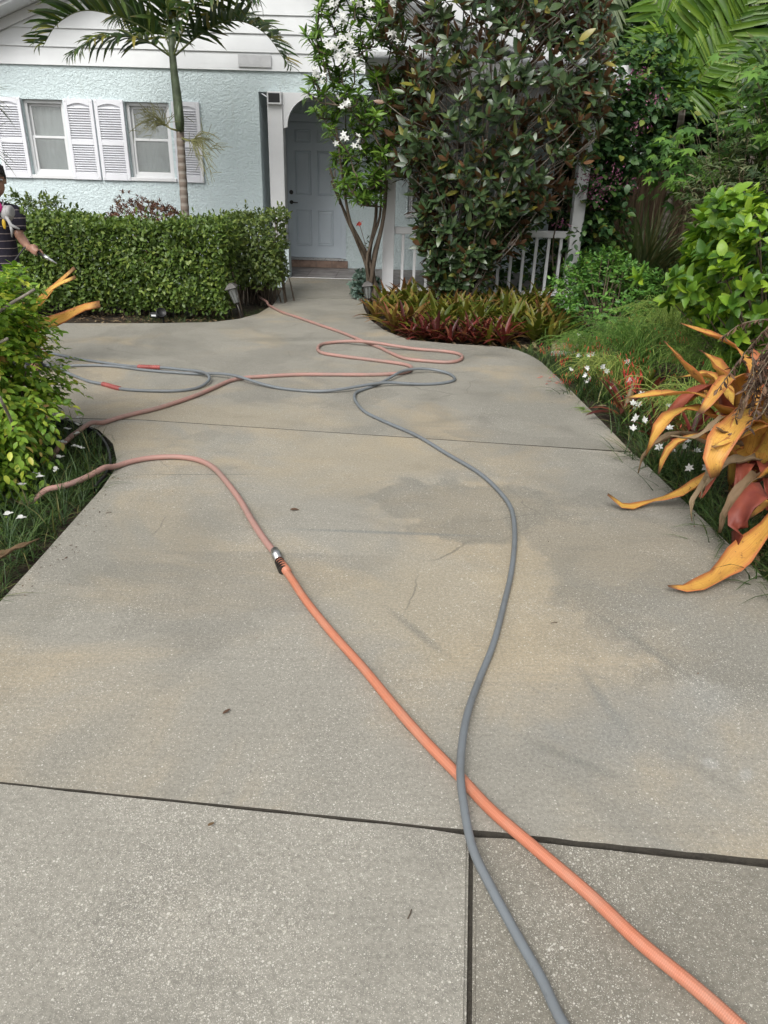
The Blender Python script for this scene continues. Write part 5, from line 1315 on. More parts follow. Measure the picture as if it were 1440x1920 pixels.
# ------------------------------------------------------------------ palms
LFT = [leaf_tpl(0.10, 4, 0.22, 0.30, 'strap'), leaf_tpl(0.09, 4, 0.25, 0.12, 'strap'), leaf_tpl(0.10, 4, 0.2, 0.5, 'strap')]
LFW = [leaf_tpl(0.105, 4, 0.2, 0.25, 'strap'), leaf_tpl(0.095, 4, 0.22, 0.1, 'strap')]
def frond(parent, pts, n, L, mat, up=(0, 0, 1), droop=0.35, lift=0.3, rmat=None, tpl=LFT, start=0.18, r=0.012, fwd_=0.75):
    P = catmull(pts, 0.02); N = len(P); c = Cloud(); up = np.array(up, float)
    for k in range(n):
        t = start + (1 - start) * (k + rng.uniform(0.2, 0.8)) / n; i = min(int(t * (N - 1)), N - 2)
        tn = nrm(P[min(i + 2, N - 1)] - P[max(i - 2, 0)]); sd_ = nrm(np.cross(tn, up)); nn = np.cross(sd_, tn)
        l = L * (0.45 + 0.75 * math.sin(math.pi * min(1, t * 0.85 + 0.12))) * rng.uniform(0.85, 1.1)
        for s in (-1, 1):
            d = tn * (fwd_ * (0.6 + 0.6 * t)) + sd_ * s + nn * lift + np.array([0, 0, -droop]) + rng.normal(0, .08, 3)
            c.add(P[i], d, nn + sd_ * -s * 0.2 + rng.normal(0, .15, 3), l)
    o = foliage(parent, tpl, *c.arr(), mat, 0, name='frond')[0]; del o['kind']
    MB().tube(P[::3], np.linspace(r, 0.003, len(P[::3])), 6, cap=False).build('rachis', rmat or M['rachis'], o, True)
    return o
M['rachis'] = paint('frond_rachis', (0.14, 0.17, 0.06), 0.45, 0.15)
M['crownshaft'] = paint('palm_crownshaft', (0.115, 0.15, 0.085), 0.45, 0.25, 7, dirt=0.4, dcol=(0.15, 0.13, 0.09))
t = NT('palm_trunk'); c_ = t.coord(); wv = t.n('ShaderNodeTexWave', wave_type='BANDS', bands_direction='Z'); wv.inputs['Scale'].default_value = 3.4; wv.inputs['Distortion'].default_value = 1.2; wv.inputs['Detail'].default_value = 3; t.l(c_, wv.inputs['Vector'])
cc = t.mix(t.mapr(wv.outputs['Fac'], 0.1, 0.5), (0.28, 0.25, 0.22), (0.18, 0.145, 0.12)); cc = t.mix(t.mapr(t.noise(12, 5, .7, c_), .4, .7, 0, .5), cc, (0.22, 0.19, 0.16))
M['palm_trunk'] = t.set(col=cc, rough=0.8, spec=0.2, normal=t.bump(wv.outputs['Fac'], 0.4, 0.01))
pm = empty('palm_tree', (-2.60, 10.0, -0.05), 'slender palm with ringed trunk and arching fronds before the blue wall', 'tree')
tz = [-0.05, 1.04, 1.45, 1.738, 1.95]
mb = MB(); tp = catmull([(-2.60, 10.0, -0.05), (-2.64, 9.95, 0.6), (-2.639, 9.9, 1.04), (-2.625, 9.9, 1.738), (-2.618, 9.9, 1.96)], 0.045)
rr_ = []
for i, p in enumerate(tp): rr_.append(0.055 - 0.008 * p[2] / 2 + (0.004 if i % 3 == 0 else 0))
mb.tube(tp, rr_, 12); mb.build('trunk', M['palm_trunk'], pm, True)
MB().tube([(-2.618, 9.9, 1.93), (-2.616, 9.9, 2.05), (-2.62, 9.9, 2.3), (-2.632, 9.9, 2.55), (-2.636, 9.9, 2.80), (-2.63, 9.9, 2.95)], [0.050, 0.060, 0.055, 0.046, 0.038, 0.03], 12).build('crownshaft', M['crownshaft'], pm, True)
hub = (-2.635, 9.9, 2.70)
FR = [([hub, (-2.944, 9.85, 2.99), (-3.485, 9.75, 3.12), (-3.84, 9.7, 2.99), (-4.05, 9.65, 2.74)], 40, 0.50, 0.95, 0.0),
      ([hub, (-2.265, 9.85, 2.94), (-1.884, 9.8, 3.07), (-1.519, 9.75, 2.95), (-1.24, 9.7, 2.62)], 40, 0.40, 0.70, 0.05),
      ([hub, (-2.90, 9.6, 2.84), (-3.30, 9.4, 2.80), (-3.60, 9.25, 2.62)], 30, 0.38, 0.45, 0.3),
      ([hub, (-2.50, 9.95, 3.3), (-2.25, 10.0, 3.9), (-1.8, 10.0, 4.3)], 40, 0.5, 0.35, 0.4),
      ([hub, (-2.75, 9.95, 3.3), (-3.0, 9.9, 3.85), (-3.5, 9.9, 4.15)], 40, 0.5, 0.35, 0.4),
      ([hub, (-2.40, 9.7, 3.0), (-2.1, 9.5, 3.28), (-1.8, 9.3, 3.35), (-1.5, 9.2, 3.2)], 34, 0.42, 0.3, 0.6),
      ([hub, (-2.80, 10.1, 3.05), (-3.1, 10.35, 3.25), (-3.5, 10.6, 3.2)], 34, 0.40, 0.3, 0.6),
      ([hub, (-2.66, 9.9, 3.3), (-2.64, 9.85, 3.9), (-2.5, 9.8, 4.4)], 40, 0.5, 0.4, 0.3)]
for pts, n, L, lf, dr_ in FR: frond(pm, pts, n, L, M['palm'], lift=lf, droop=dr_)
MB().tube([(-2.60, 9.845, 1.93), (-2.597, 9.83, 2.05), (-2.59, 9.83, 2.17), (-2.585, 9.835, 2.24)], [0.02, 0.032, 0.026, 0.005], 8).build('flower_sheath', M['crownshaft'], pm, True)
M['stalk'] = paint('flower_stalk', (0.22, 0.22, 0.09), 0.5, 0.2)
def inflor(o0, p0, dirv, n, L, name):
    mb = MB(); dirv = nrm(dirv); p0 = np.array(p0); e0 = p0 + dirv * 0.16; mb.tube([p0, (p0 + e0) / 2 + [0, 0, -0.01], e0], [0.013, 0.011, 0.008], 6)
    for k in range(n):
        d = nrm(dirv + rng.normal(0, .45, 3) + [0, 0, 0.1]); l = L * rng.uniform(0.6, 1.1); b = p0 + dirv * rng.uniform(0.10, 0.17)
        pp = catmull([b, b + d * l * 0.5 + [0, 0, 0.015], b + d * l + [0, 0, -0.10 * l / 0.3]], 0.05); mb.tube(pp, np.linspace(0.005, 0.0025, len(pp)), 4, cap=False)
        for q in range(3):
            s = pp[rng.integers(1, len(pp) - 1)]; d2 = nrm(d + rng.normal(0, .5, 3)); mb.tube([s, s + d2 * l * 0.2, s + d2 * l * 0.38 + [0, 0, -0.01]], [0.0035, 0.003, 0.002], 4, cap=False)
    mb.build(name, M['stalk'], o0, True)
inflor(pm, (-2.64, 9.86, 1.94), (-0.8, -0.35, 0.30), 26, 0.40, 'flower_stalk')
inflor(pm, (-2.59, 9.86, 1.86), (0.75, -0.35, -0.18), 28, 0.42, 'flower_stalk')
# thin-leaved plant reaching in at the picture edge
dc = empty('dracaena_tree', (-4.0, 7.35, -0.05), 'dark thin-leaved dracaena at the picture edge before the windows', 'tree')
mb = MB()
for (x, z, k) in ((-3.56, 2.02, 44), (-3.62, 1.62, 40)):
    c = Cloud(); pp = catmull([(-4.0, 7.35, -0.05), (-3.95, 7.2, z * 0.6), (x, 7.0, z)], 0.15); mb.tube(pp, np.linspace(0.03, 0.015, len(pp)), 7)
    for q in range(k):
        d = sph(); d[2] = abs(d[2]) * 0.9 - 0.25; c.add(np.array([x, 7.0, z]), d, [0, 0, 1], rng.uniform(0.28, 0.42))
    foliage(dc, [leaf_tpl(0.05, 5, 0.2, 0.45, 'blade'), leaf_tpl(0.05, 5, 0.2, 0.2, 'blade')], *c.arr(), M['palm'], 0, name='leaf_rosette')
mb.build('trunk', M['bark_grey'], dc, True)
# palms beyond the vine
def back_palm(label, base, hub, fr, mat, n=26, L=0.6, tpl=LFW, lift=0.3, droop=0.2, nm='palm_tree'):
    o = empty(nm, base, label, 'tree', 'palms behind the side garden'); tk = catmull([base, np.array(base) * 0.5 + np.array(hub) * 0.5 + [0.03, 0, 0], hub], 0.2)
    MB().tube(tk, np.linspace(0.07, 0.045, len(tk)), 8).build('trunk', M['palm_trunk'], o, True)
    for f in fr: frond(o, [hub] + f, n, L, mat, tpl=tpl, lift=lift, droop=droop, up=(0, -0.75, 0.6))
    return o
back_palm('lime green broad-leaved palm rising behind the vine', (4.05, 11.6, -0.05), (4.0, 11.5, 2.45),
          [[(3.92, 11.3, 2.75), (3.72, 11.2, 3.0), (3.45, 11.1, 3.05), (3.15, 11.0, 2.90)], [(4.02, 11.4, 2.9), (4.15, 11.3, 3.5), (4.25, 11.2, 4.1)], [(4.1, 11.3, 2.8), (4.4, 11.2, 3.3), (4.6, 11.1, 3.9)],
           [(3.9, 11.6, 2.9), (3.6, 11.6, 3.5), (3.2, 11.6, 3.9)], [(4.2, 11.4, 2.7), (4.55, 11.2, 2.9), (4.9, 11.1, 2.8)], [(3.95, 11.1, 2.6), (3.85, 10.8, 2.65), (3.75, 10.6, 2.4)]], M['palm_lime'], 30, 0.58)
back_palm('silvery palm with hanging fronds above the porch roof corner', (3.2, 13.6, -0.05), (3.3, 13.4, 4.75),
          [[(3.2, 13.0, 4.8), (3.15, 12.8, 4.3), (3.12, 12.75, 3.3)], [(3.7, 13.0, 4.8), (4.0, 12.9, 4.3), (4.1, 12.8, 3.6)], [(2.8, 13.0, 4.9), (2.5, 12.9, 4.5), (2.4, 12.8, 3.9)], [(3.6, 13.4, 5.2), (4.4, 13.3, 5.2), (5.0, 13.2, 4.4)], [(3.4, 12.9, 4.9), (3.6, 12.5, 4.5), (3.65, 12.4, 3.7)]], M['palm_grey'], 46, 0.40, LFT, 0.0, 0.5)
back_palm('tall grey palm at the top corner beyond the lobed tree', (5.6, 12.6, -0.05), (5.5, 12.5, 5.0),
          [[(5.2, 12.2, 5.1), (4.9, 12.0, 4.6), (4.8, 11.9, 3.8)], [(5.5, 12.0, 5.1), (5.5, 11.6, 4.7), (5.45, 11.5, 4.0)], [(5.0, 12.4, 5.3), (4.4, 12.3, 5.0), (4.2, 12.2, 4.2)], [(5.9, 12.2, 5.1), (6.2, 12.0, 4.6), (6.3, 11.9, 3.8)]], M['palm_grey'], 46, 0.45, LFT, 0.0, 0.5)
back_palm('green palm clump beside the tall grey palm', (4.9, 10.4, -0.05), (4.8, 10.3, 1.9),
          [[(4.6, 10.0, 2.4), (4.3, 9.8, 2.75), (3.95, 9.7, 2.75)], [(4.8, 10.0, 2.5), (4.8, 9.8, 3.1), (4.7, 9.7, 3.5)], [(5.0, 10.0, 2.4), (5.3, 9.9, 2.8), (5.6, 9.9, 2.9)], [(4.6, 9.9, 2.1), (4.3, 9.6, 2.3), (4.0, 9.5, 2.1)]], M['palm'], 34, 0.5, LFT, 0.2, 0.3)
# trees beyond the fence
def back_tree(label, cen, rad, n, L, mat, seed):
    bush('background_tree', label, 'tree', cen, rad, n, L, mat, tpl=OVW, nparts=0, group='trees beyond the fence', seed=seed, k=8, twig=0.45, droop=0.4, shell=(0.25, 1.0), stemn=40, barkm='bark', r0=0.07, base=(cen[0], cen[1] + 0.3, -0.05), amp=0.22)
back_tree('dark evergreen tree directly behind the wooden fence', (4.3, 14.6, 2.2), (1.5, 1.2, 2.2), 1100, 0.17, M['darkleaf'], 2.0)
back_tree('dark tree behind the lime green palm', (6.4, 14.2, 2.8), (1.8, 1.3, 2.7), 1200, 0.17, M['darkleaf'], 4.0)
back_tree('dark tree crown above the porch roof corner', (3.2, 16.0, 4.3), (1.8, 1.3, 1.9), 900, 0.18, M['darkleaf'], 5.0)
back_tree('dark tree filling the side garden corner', (6.2, 10.2, 2.0), (1.4, 1.6, 2.2), 1200, 0.15, M['darkleaf'], 6.0)
back_tree('big dark tree closing the view along the side garden', (5.6, 7.9, 1.7), (1.3, 1.5, 1.9), 1000, 0.13, M['darkleaf'], 7.0)

# ------------------------------------------------------------------ garden lamps
def path_lamp(label, x, y, tilt=(0.0, 0.0), h=0.36):
    o = empty('path_lamp', (x, y, -0.05), label, 'lamp', 'path lamps'); R_ = Matrix.Rotation(tilt[0], 3, 'X') @ Matrix.Rotation(tilt[1], 3, 'Y')
    B = Vector((x, y, -0.05))
    def T(mb): mb.V = [tuple(B + R_ @ (Vector(v) - B)) for v in mb.V]; return mb
    T(MB().tube([(x, y, -0.05), (x, y, h * 0.45)], 0.011, 8)).build('stake', M['darkmetal'], o, True)
    gl = MB().lathe([(0.030, h * 0.46), (0.052, h * 0.86), (0.052, h * 0.88)], (x, y, 0), 8); T(gl).build('glass', LAMPG, o)
    for k in range(8):
        a = math.pi / 4 * k; T(MB().tube([(x + 0.032 * math.cos(a), y + 0.032 * math.sin(a), h * 0.45), (x + 0.056 * math.cos(a), y + 0.056 * math.sin(a), h * 0.88)], 0.0035, 4)).build('cage_bar', M['lampmetal'], o)
    T(MB().lathe([(0.075, h * 0.87), (0.092, h * 0.89), (0.088, h * 0.91), (0.045, h * 1.0), (0.02, h * 1.03)], (x, y, 0), 4, Matrix.Rotation(math.pi / 4, 3, 'Z'))).build('cap', M['lampmetal'], o)
    return o
M['lampmetal'] = paint('lamp_grey', (0.085, 0.08, 0.075), 0.5, 0.15)
t = NT('lamp_glass'); LAMPG = t.set(col=(0.35, 0.37, 0.36), rough=0.15, trans=0.6)
path_lamp('grey lantern path lamp leaning in the soil by the hedge', -1.66, 8.33, (0.05, -0.28), 0.38)
path_lamp('grey lantern path lamp beside the bromeliads and the walk', -0.24, 9.0, (0.0, -0.10), 0.34)
sp = empty('spot_lamp', (-2.50, 8.10, -0.05), 'small black garden spotlight tipped over before the long hedge', 'lamp')
Rm = Matrix.Rotation(1.05, 3, 'X') @ Matrix.Rotation(0.5, 3, 'Y')
sh_ = MB().lathe([(0.035, -0.06), (0.05, -0.03), (0.055, 0.05), (0.05, 0.052), (0.046, 0.04)], (-2.52, 8.08, 0.06), 14, Rm); sh_.build('housing', M['black'], sp, True)
MB().box(-2.62, -2.53, 8.03, 8.10, 0.02, 0.075, 0.008).build('solar_panel', M['black'], sp)
box('panel_label', (-2.605, -2.555, 8.024, 8.031, 0.038, 0.055), M['white'], sp)
MB().tube([(-2.50, 8.10, -0.05), (-2.50, 8.10, 0.03)], 0.012, 8).build('stake', M['black'], sp)

# ------------------------------------------------------------------ hoses
PINK1 = [(-1.9, 10.2), (-1.71, 9.65), (-1.49, 9.13), (-1.26, 8.66), (-1.03, 8.33), (-0.75, 7.91), (-0.49, 7.53), (-0.26, 7.13), (-0.08, 6.83), (0.01, 6.64), (0.15, 6.41), (0.34, 6.33), (0.53, 6.31), (0.64, 6.41), (0.67, 6.59), (0.6, 6.71), (0.43, 6.78), (0.16, 6.82), (0.01, 6.84), (-0.2, 6.94), (-0.46, 7.03), (-0.63, 6.93), (-0.66, 6.73), (-0.6, 6.54), (-0.42, 6.43), (-0.23, 6.35), (0.01, 6.25), (0.15, 6.17), (0.2, 6.06), (0.17, 5.93), (0.06, 5.84), (-0.16, 5.78), (-0.46, 5.75), (-0.72, 5.72), (-0.96, 5.64), (-1.12, 5.57), (-1.22, 5.46), (-1.3, 5.23), (-1.39, 4.99), (-1.54, 4.71), (-1.69, 4.52), (-1.78, 4.37), (-1.83, 4.23), (-1.84, 4.03), (-1.85, 3.82),
         (-1.97, 3.62), (-1.99, 3.42), (-1.90, 3.27), (-1.77, 3.20), (-1.64, 3.22), (-1.57, 3.27), (-1.51, 3.39), (-1.46, 3.57), (-1.41, 3.67), (-1.31, 3.75), (-1.17, 3.78), (-1.04, 3.74), (-0.93, 3.63), (-0.82, 3.44), (-0.7, 3.2), (-0.6, 2.97), (-0.51, 2.78), (-0.45, 2.67)]
ORANGE = [(-0.425, 2.60), (-0.36, 2.47), (-0.28, 2.3), (-0.17, 2.1), (-0.05, 1.9), (0.05, 1.72), (0.14, 1.57), (0.22, 1.45), (0.29, 1.34), (0.38, 1.23), (0.48, 1.11), (0.56, 1.0), (0.64, 0.91), (0.71, 0.82), (0.9, 0.55), (1.2, 0.1)]
GREY1 = [(0.52, 0.3), (0.44, 0.65), (0.39, 0.78), (0.36, 0.85), (0.34, 0.92), (0.3, 1.02), (0.26, 1.12), (0.23, 1.21), (0.22, 1.32), (0.22, 1.44), (0.24, 1.58), (0.27, 1.71), (0.32, 1.87), (0.39, 2.07), (0.46, 2.32), (0.53, 2.59), (0.59, 2.9), (0.62, 3.19), (0.59, 3.42), (0.51, 3.68), (0.36, 3.96), (0.19, 4.28), (-0.02, 4.56), (-0.15, 4.76), (-0.22, 4.99), (-0.24, 5.15), (-0.22, 5.27), (-0.11, 5.44), (0.01, 5.64), (0.14, 5.85), (0.32, 5.96), (0.48, 5.92), (0.54, 5.79), (0.52, 5.67), (0.39, 5.57), (0.18, 5.52), (0.03, 5.50), (-0.11, 5.42), (-0.31, 5.29), (-0.5, 5.24), (-0.74, 5.28), (-1.0, 5.39), (-1.2, 5.53), (-1.38, 5.62), (-1.61, 5.67), (-1.83, 5.71), (-2.02, 5.76), (-2.22, 5.83), (-2.4, 5.85), (-2.64, 5.8), (-3.2, 5.6)]
GREY2 = [(-3.3, 5.9), (-2.8, 5.75), (-2.51, 5.56), (-2.28, 5.36), (-2.12, 5.27), (-1.95, 5.16), (-1.74, 5.13), (-1.55, 5.15), (-1.42, 5.24), (-1.37, 5.41), (-1.41, 5.55), (-1.52, 5.64), (-1.71, 5.72), (-1.9, 5.79), (-2.07, 5.84), (-2.25, 5.90), (-2.44, 5.98), (-2.66, 6.07), (-2.85, 6.19), (-3.4, 6.5)]
LAID = []          # samples (x, y, top z) of hoses already lying there
def hose_path(P, r, bed=None, wob=0.004):
    C = catmull([(x, y, 0) for x, y in P], 0.02); n = len(C)
    Z = np.full(n, r + 0.001)
    if bed is not None:
        for i, p in enumerate(C):
            if bed(p): Z[i] = r + (0.03 if p[0] > -1.68 or p[1] > 3.8 else -0.045)
    hits = np.zeros(n)
    old = np.array(LAID) if LAID else np.zeros((0, 3))
    for i in range(n):
        if len(old):
            d = np.hypot(old[:, 0] - C[i, 0], old[:, 1] - C[i, 1]); j = np.argmin(d - 0)
            m_ = d < r + 0.022
            if m_.any(): hits[i] = max(hits[i], old[m_, 2].max() + r)
        if i > 40:
            d = np.hypot(C[:i - 40, 0] - C[i, 0], C[:i - 40, 1] - C[i, 1]); j = np.argmin(d)
            if d[j] < 1.8 * r: hits[i] = max(hits[i], Z[j] + 2 * r)
    idx = np.nonzero(hits > 0)[0]
    for i in idx:
        for k in range(max(0, i - 22), min(n, i + 23)):
            w_ = 0.5 + 0.5 * math.cos(math.pi * abs(k - i) / 23); Z[k] = max(Z[k], r + (hits[i] - r) * w_)
    ker = np.hanning(9); ker /= ker.sum(); Zs = np.convolve(np.pad(Z, 4, 'edge'), ker, 'valid'); Z = np.where(Z > r, np.maximum(Zs, r + 0.001), Zs)
    C[:, 2] = Z
    for p in C: LAID.append((p[0], p[1], p[2] + r))
    return C
def inbed(p): return (p[0] < -1.46 and p[1] < 3.95 and p[0] < -1.44) or (p[0] < -1.62 and p[1] < 4.3) or (p[0] < -1.52 and p[1] > 9.2)
def hosemat(name, col, dirtc, stripe=None, rough=0.45, weave=True, dirt=0.5):
    t = NT(name); c = t.coord(); uv = t.n('ShaderNodeAttribute', attribute_name='hose_uv'); sx = t.n('ShaderNodeSeparateXYZ'); t.l(uv.outputs['Vector'], sx.inputs[0])
    cc = t.mix(t.mapr(t.noise(5, 6, .7, c), .40, .72, 0, dirt), col, dirtc)
    cc = t.mix(t.mapr(t.noise(55, 4, .7, c), .55, .75, 0, dirt * 0.6), cc, tuple(v * .6 for v in dirtc))
    nrm_ = None
    if weave:
        a = t.math('ADD', t.math('MULTIPLY', sx.outputs[0], 760.0), t.math('MULTIPLY', sx.outputs[1], 6.2832 * 5)); b = t.math('SUBTRACT', t.math('MULTIPLY', sx.outputs[0], 760.0), t.math('MULTIPLY', sx.outputs[1], 6.2832 * 5))
        wv = t.math('MULTIPLY', t.math('SINE', a), t.math('SINE', b)); cc = t.mix(t.mapr(wv, -0.2, 0.9, 0, 0.26), cc, tuple(min(1, v * 1.5 + .06) for v in col)); nrm_ = t.bump(wv, 0.3, 0.0015)
    if stripe is not None:
        cc = t.mix(t.mapr(t.math('ABSOLUTE', t.math('SUBTRACT', sx.outputs[1], 0.33)), 0.06, 0.035), cc, stripe)
    kw = dict(col=cc, rough=rough, spec=0.4)
    if nrm_ is not None: kw['normal'] = nrm_
    return t.set(**kw)
def hose(name, C, r, mat, label, n=14, flat=1.0):
    mb = MB().tube([tuple(p) for p in C], r, n, True); o = mb.build(name, mat, None, True); tag(o, label, 'hose')
    S = np.concatenate([[0], np.cumsum(np.linalg.norm(np.diff(C, axis=0), axis=1))])
    at = o.data.attributes.new('hose_uv', 'FLOAT_VECTOR', 'POINT'); A = np.zeros((len(C) * n, 3), np.float32); A[:, 0] = np.repeat(S, n); A[:, 1] = np.tile(np.arange(n) / n, len(C)); at.data.foreach_set('vector', A.ravel())
    return o
M['pinkhose'] = hosemat('pink_hose', (0.345, 0.195, 0.165), (0.26, 0.19, 0.165), None, 0.55, False, 0.75)
M['orangehose'] = hosemat('orange_hose', (0.45, 0.155, 0.085), (0.40, 0.215, 0.15), None, 0.5, True, 0.65)
M['greyhose'] = hosemat('grey_hose', (0.155, 0.172, 0.185), (0.12, 0.125, 0.125), None, 0.45, False, 0.6)
cp1 = hose_path(PINK1, 0.0148, inbed); hose('garden_hose', cp1, 0.0148, M['pinkhose'], 'faded pink hose looping over the far driveway and through the near bed')
cpo = hose_path(ORANGE, 0.0150); hose('garden_hose', cpo, 0.0150, M['orangehose'], 'bright orange braided hose running toward the camera')
cp2 = hose_path(GREY1, 0.0110); hose('pressure_hose', cp2, 0.0110, M['greyhose'], 'grey pressure hose crossing over the orange hose')
cp3 = hose_path(GREY2, 0.0110); g2 = hose('pressure_hose', cp3, 0.0110, M['greyhose'], 'grey pressure hose bend with two red grips beside the lime bush')
M['redgrip'] = paint('red_grip', (0.34, 0.085, 0.075), 0.5, 0.15, 12)
def grip(C, xy, L, parent):
    i = int(np.argmin(np.hypot(C[:, 0] - xy[0], C[:, 1] - xy[1]))); S = np.cumsum(np.linalg.norm(np.diff(C, axis=0), axis=1)); k = max(3, int(L / 0.02))
    pts = C[max(0, i - k // 2):i + k // 2 + 1]; pp = catmull(pts, 0.005); rad = [0.0165 + 0.0025 * (1 if (q // 2) % 2 else -1) for q in range(len(pp))]
    MB().tube(pp, rad, 12).build('grip', M['redgrip'], parent, True)
grip(cp3, (-1.95, 5.79), 0.22, g2); grip(cp3, (-2.05, 5.23), 0.20, g2)
# coupling between the pink and the orange hose
co = empty('hose_coupling', (-0.44, 2.635, 0.0), 'silver hose coupling with wire clamps joining the pink and orange hoses', 'coupling')
a_ = Vector(cp1[-1]); b_ = Vector(cpo[0]); d_ = (b_ - a_).normalized(); z_ = Vector((0, 0, 0.004))
MB().tube([a_ - d_ * 0.02 + z_, a_ + z_, a_ + d_ * 0.002 + z_, a_ + d_ * 0.03 + z_, a_ + d_ * 0.032 + z_, b_ + z_], [0.0185, 0.0185, 0.021, 0.021, 0.017, 0.017], 12).build('ferrule', M['chrome'], co, True)
MB().tube([Vector(cpo[0]) - d_ * 0.005 + z_, Vector(cpo[5]) + z_], 0.0178, 12).build('cuff', M['orangehose'], co, True)
for k in range(5):
    c0 = Vector(cpo[0]) + d_ * (0.008 + k * 0.018) + z_
    MB().tube([c0 - d_ * 0.0022, c0 - d_ * 0.0018, c0 + d_ * 0.0018, c0 + d_ * 0.0022], [0.016, 0.0208, 0.0208, 0.016], 14).build('clamp_wire', M['darkmetal'], co)

# ------------------------------------------------------------------ small things lying on the concrete
def fallen(x, y, L, ang, mat, label, nm='fallen_leaf', w=1.0, tpl=MAG):
    o = empty(nm, (x, y, 0.003), label, 'leaf'); c = Cloud(); c.add(np.array([x, y, 0.006]), [math.cos(ang), math.sin(ang), 0.12], [0, 0, 1], L)
    foliage(o, tpl, *c.arr(), M[mat], 1, part='blade', wscale=[w])
fallen(-0.45, 3.14, 0.045, 0.2, 'drydark', 'small brown leaf on the concrete near the silver hose coupling', w=1.3)
fallen(-0.46, 1.68, 0.030, 0.9, 'drydark', 'tiny dark leaf fragment on the grey concrete before the near joint')
fallen(-0.41, 1.275, 0.018, 0.6, 'dry', 'tiny ochre leaf flake on the near apron slab', w=1.5)
fallen(-1.05, 3.76, 0.05, 0.1, 'drydark', 'dark leaf bit touching the pink hose bend')
o = empty('dry_frond', (-1.5, 2.5, 0), 'curled tan dry leaf lying in the lily grass at the driveway edge', 'leaf')
curved_leaf(o, [(-1.60, 2.38, 0.03), (-1.53, 2.45, 0.06), (-1.47, 2.58, 0.06), (-1.44, 2.68, 0.05)], [0.01, .035, .03, .008], M['dry'], cup=0.9, thick=0.002, name='blade')
for (x, y, a, lab) in ((0.08, 1.06, 1.2, 'thin dark twig on the apron slab beside the grey hose'), (0.63, 2.22, 0.2, 'short dark twig on the concrete beside the grey hose curve'), (-1.29, 3.05, 0.5, 'tiny twig on the concrete near the lily grass')):
    d = Vector((math.cos(a), math.sin(a), 0)); p = Vector((x, y, 0.004 - (0.004 if y < 1.2 else 0)))
    tw = MB().tube([p - d * 0.012, p + Vector((0.002, 0, 0.003)), p + d * 0.012], 0.0016, 5).build('fallen_twig', M['bark']); tag(tw, lab, 'twig')

# crumbs of soil and leaf bits along the bed edges
c = Cloud()
def edge_bits(P, n, off, w):
    E_ = catmull([(x, y, 0) for x, y in P], 0.05)
    for k in range(n):
        p = E_[rng.integers(0, len(E_))]; d = abs(rng.normal(0, w))
        c.add(np.array([p[0] + off * d + rng.normal(0, .01), p[1] + rng.normal(0, .02), 0.003]), [rng.normal(), rng.normal(), rng.normal(0, .15)], [0, 0, 1], rng.choice([0.005, 0.008, 0.011, 0.017], p=[.45, .3, .2, .05]))
edge_bits(RIGHT, 230, -1, 0.09); edge_bits(ARC[:6], 150, 1, 0.08)
for k in range(60): c.add(np.array([rng.uniform(-1.3, 1.4), rng.uniform(1.5, 7), 0.003]), [rng.normal(), rng.normal(), 0.1], [0, 0, 1], rng.choice([0.005, 0.008, 0.011]))
o = foliage(None, MAG, *c.arr(), M['drydark'], 0, name='soil_crumbs')[0]; tag(o, 'dark soil crumbs and leaf bits scattered along the driveway edges', 'debris', kind='stuff')
# ------------------------------------------------------------------ worker with spray wand, half hidden at the picture edge
def remesh(mb, vox=0.008, smooth=6):
    me = setmesh('tmp', mb.V, mb.F, None); ob = bpy.data.objects.new('tmp', me); COL.objects.link(ob)
    m1 = ob.modifiers.new('r', 'REMESH'); m1.mode = 'VOXEL'; m1.voxel_size = vox
    m2 = ob.modifiers.new('s', 'SMOOTH'); m2.iterations = smooth; m2.factor = 0.5
    dg = bpy.context.evaluated_depsgraph_get(); ev = ob.evaluated_get(dg); nm = bpy.data.meshes.new_from_object(ev)
    bpy.data.objects.remove(ob); bpy.data.meshes.remove(me)
    nm.polygons.foreach_set('use_smooth', [True] * len(nm.polygons))
    return nm
t = NT('skin'); c = t.coord(); M['skin'] = t.set(col=t.mix(t.noise(14, 4, .6, c), (0.24, 0.13, 0.09), (0.31, 0.17, 0.12)), rough=0.5, sss=0.05)
M['hair'] = paint('black_hair', (0.012, 0.011, 0.011), 0.45, 0.2, 40, bump=0.6, bscale=120)
t = NT('striped_shirt'); c = t.coord(); sx = t.n('ShaderNodeSeparateXYZ'); t.l(c, sx.inputs[0])
ph = t.math('ADD', t.math('MULTIPLY', sx.outputs[2], 1 / 0.052), t.math('MULTIPLY', t.noise(6, 2, .5, c), 0.35))
st_ = t.mapr(t.math('ABSOLUTE', t.math('SUBTRACT', t.math('FRACT', ph), 0.5)), 0.44, 0.47)
M['shirt'] = t.set(col=t.mix(st_, (0.022, 0.020, 0.030), (0.26, 0.22, 0.21)), rough=0.9, spec=0.2, normal=t.bump(t.noise(9, 4, .6, c), 0.5, 0.02))
M['trousers'] = paint('dark_trousers', (0.03, 0.032, 0.04), 0.9, 0.1, 8)
M['pink_filter'] = paint('pink_filter', (0.62, 0.035, 0.24), 0.5, 0.08, 12)
M['grey_rubber'] = paint('grey_rubber', (0.34, 0.34, 0.34), 0.55, 0.1, 12)
M['yellow'] = paint('yellow_plastic', (0.55, 0.36, 0.03), 0.5, 0.1)
PX, PY = -2.90, 5.65
person = empty('person', (PX, PY, 0), 'worker in a dark striped shirt holding a spray wand, cut by the picture edge', 'person')
yaw = 0.35                                      # turned a little toward the driveway
RZ = Matrix.Rotation(yaw, 3, 'Z')
def W(x, y, z): v = RZ @ Vector((x, y, 0)); return Vector((PX + v.x, PY + v.y, z))
H_ = Vector((PX + 0.07, PY - 0.05, 1.385))     # head centre
body = MB()
hr = Matrix.Rotation(yaw + 0.25, 3, 'Z') @ Matrix.Rotation(0.16, 3, 'X')
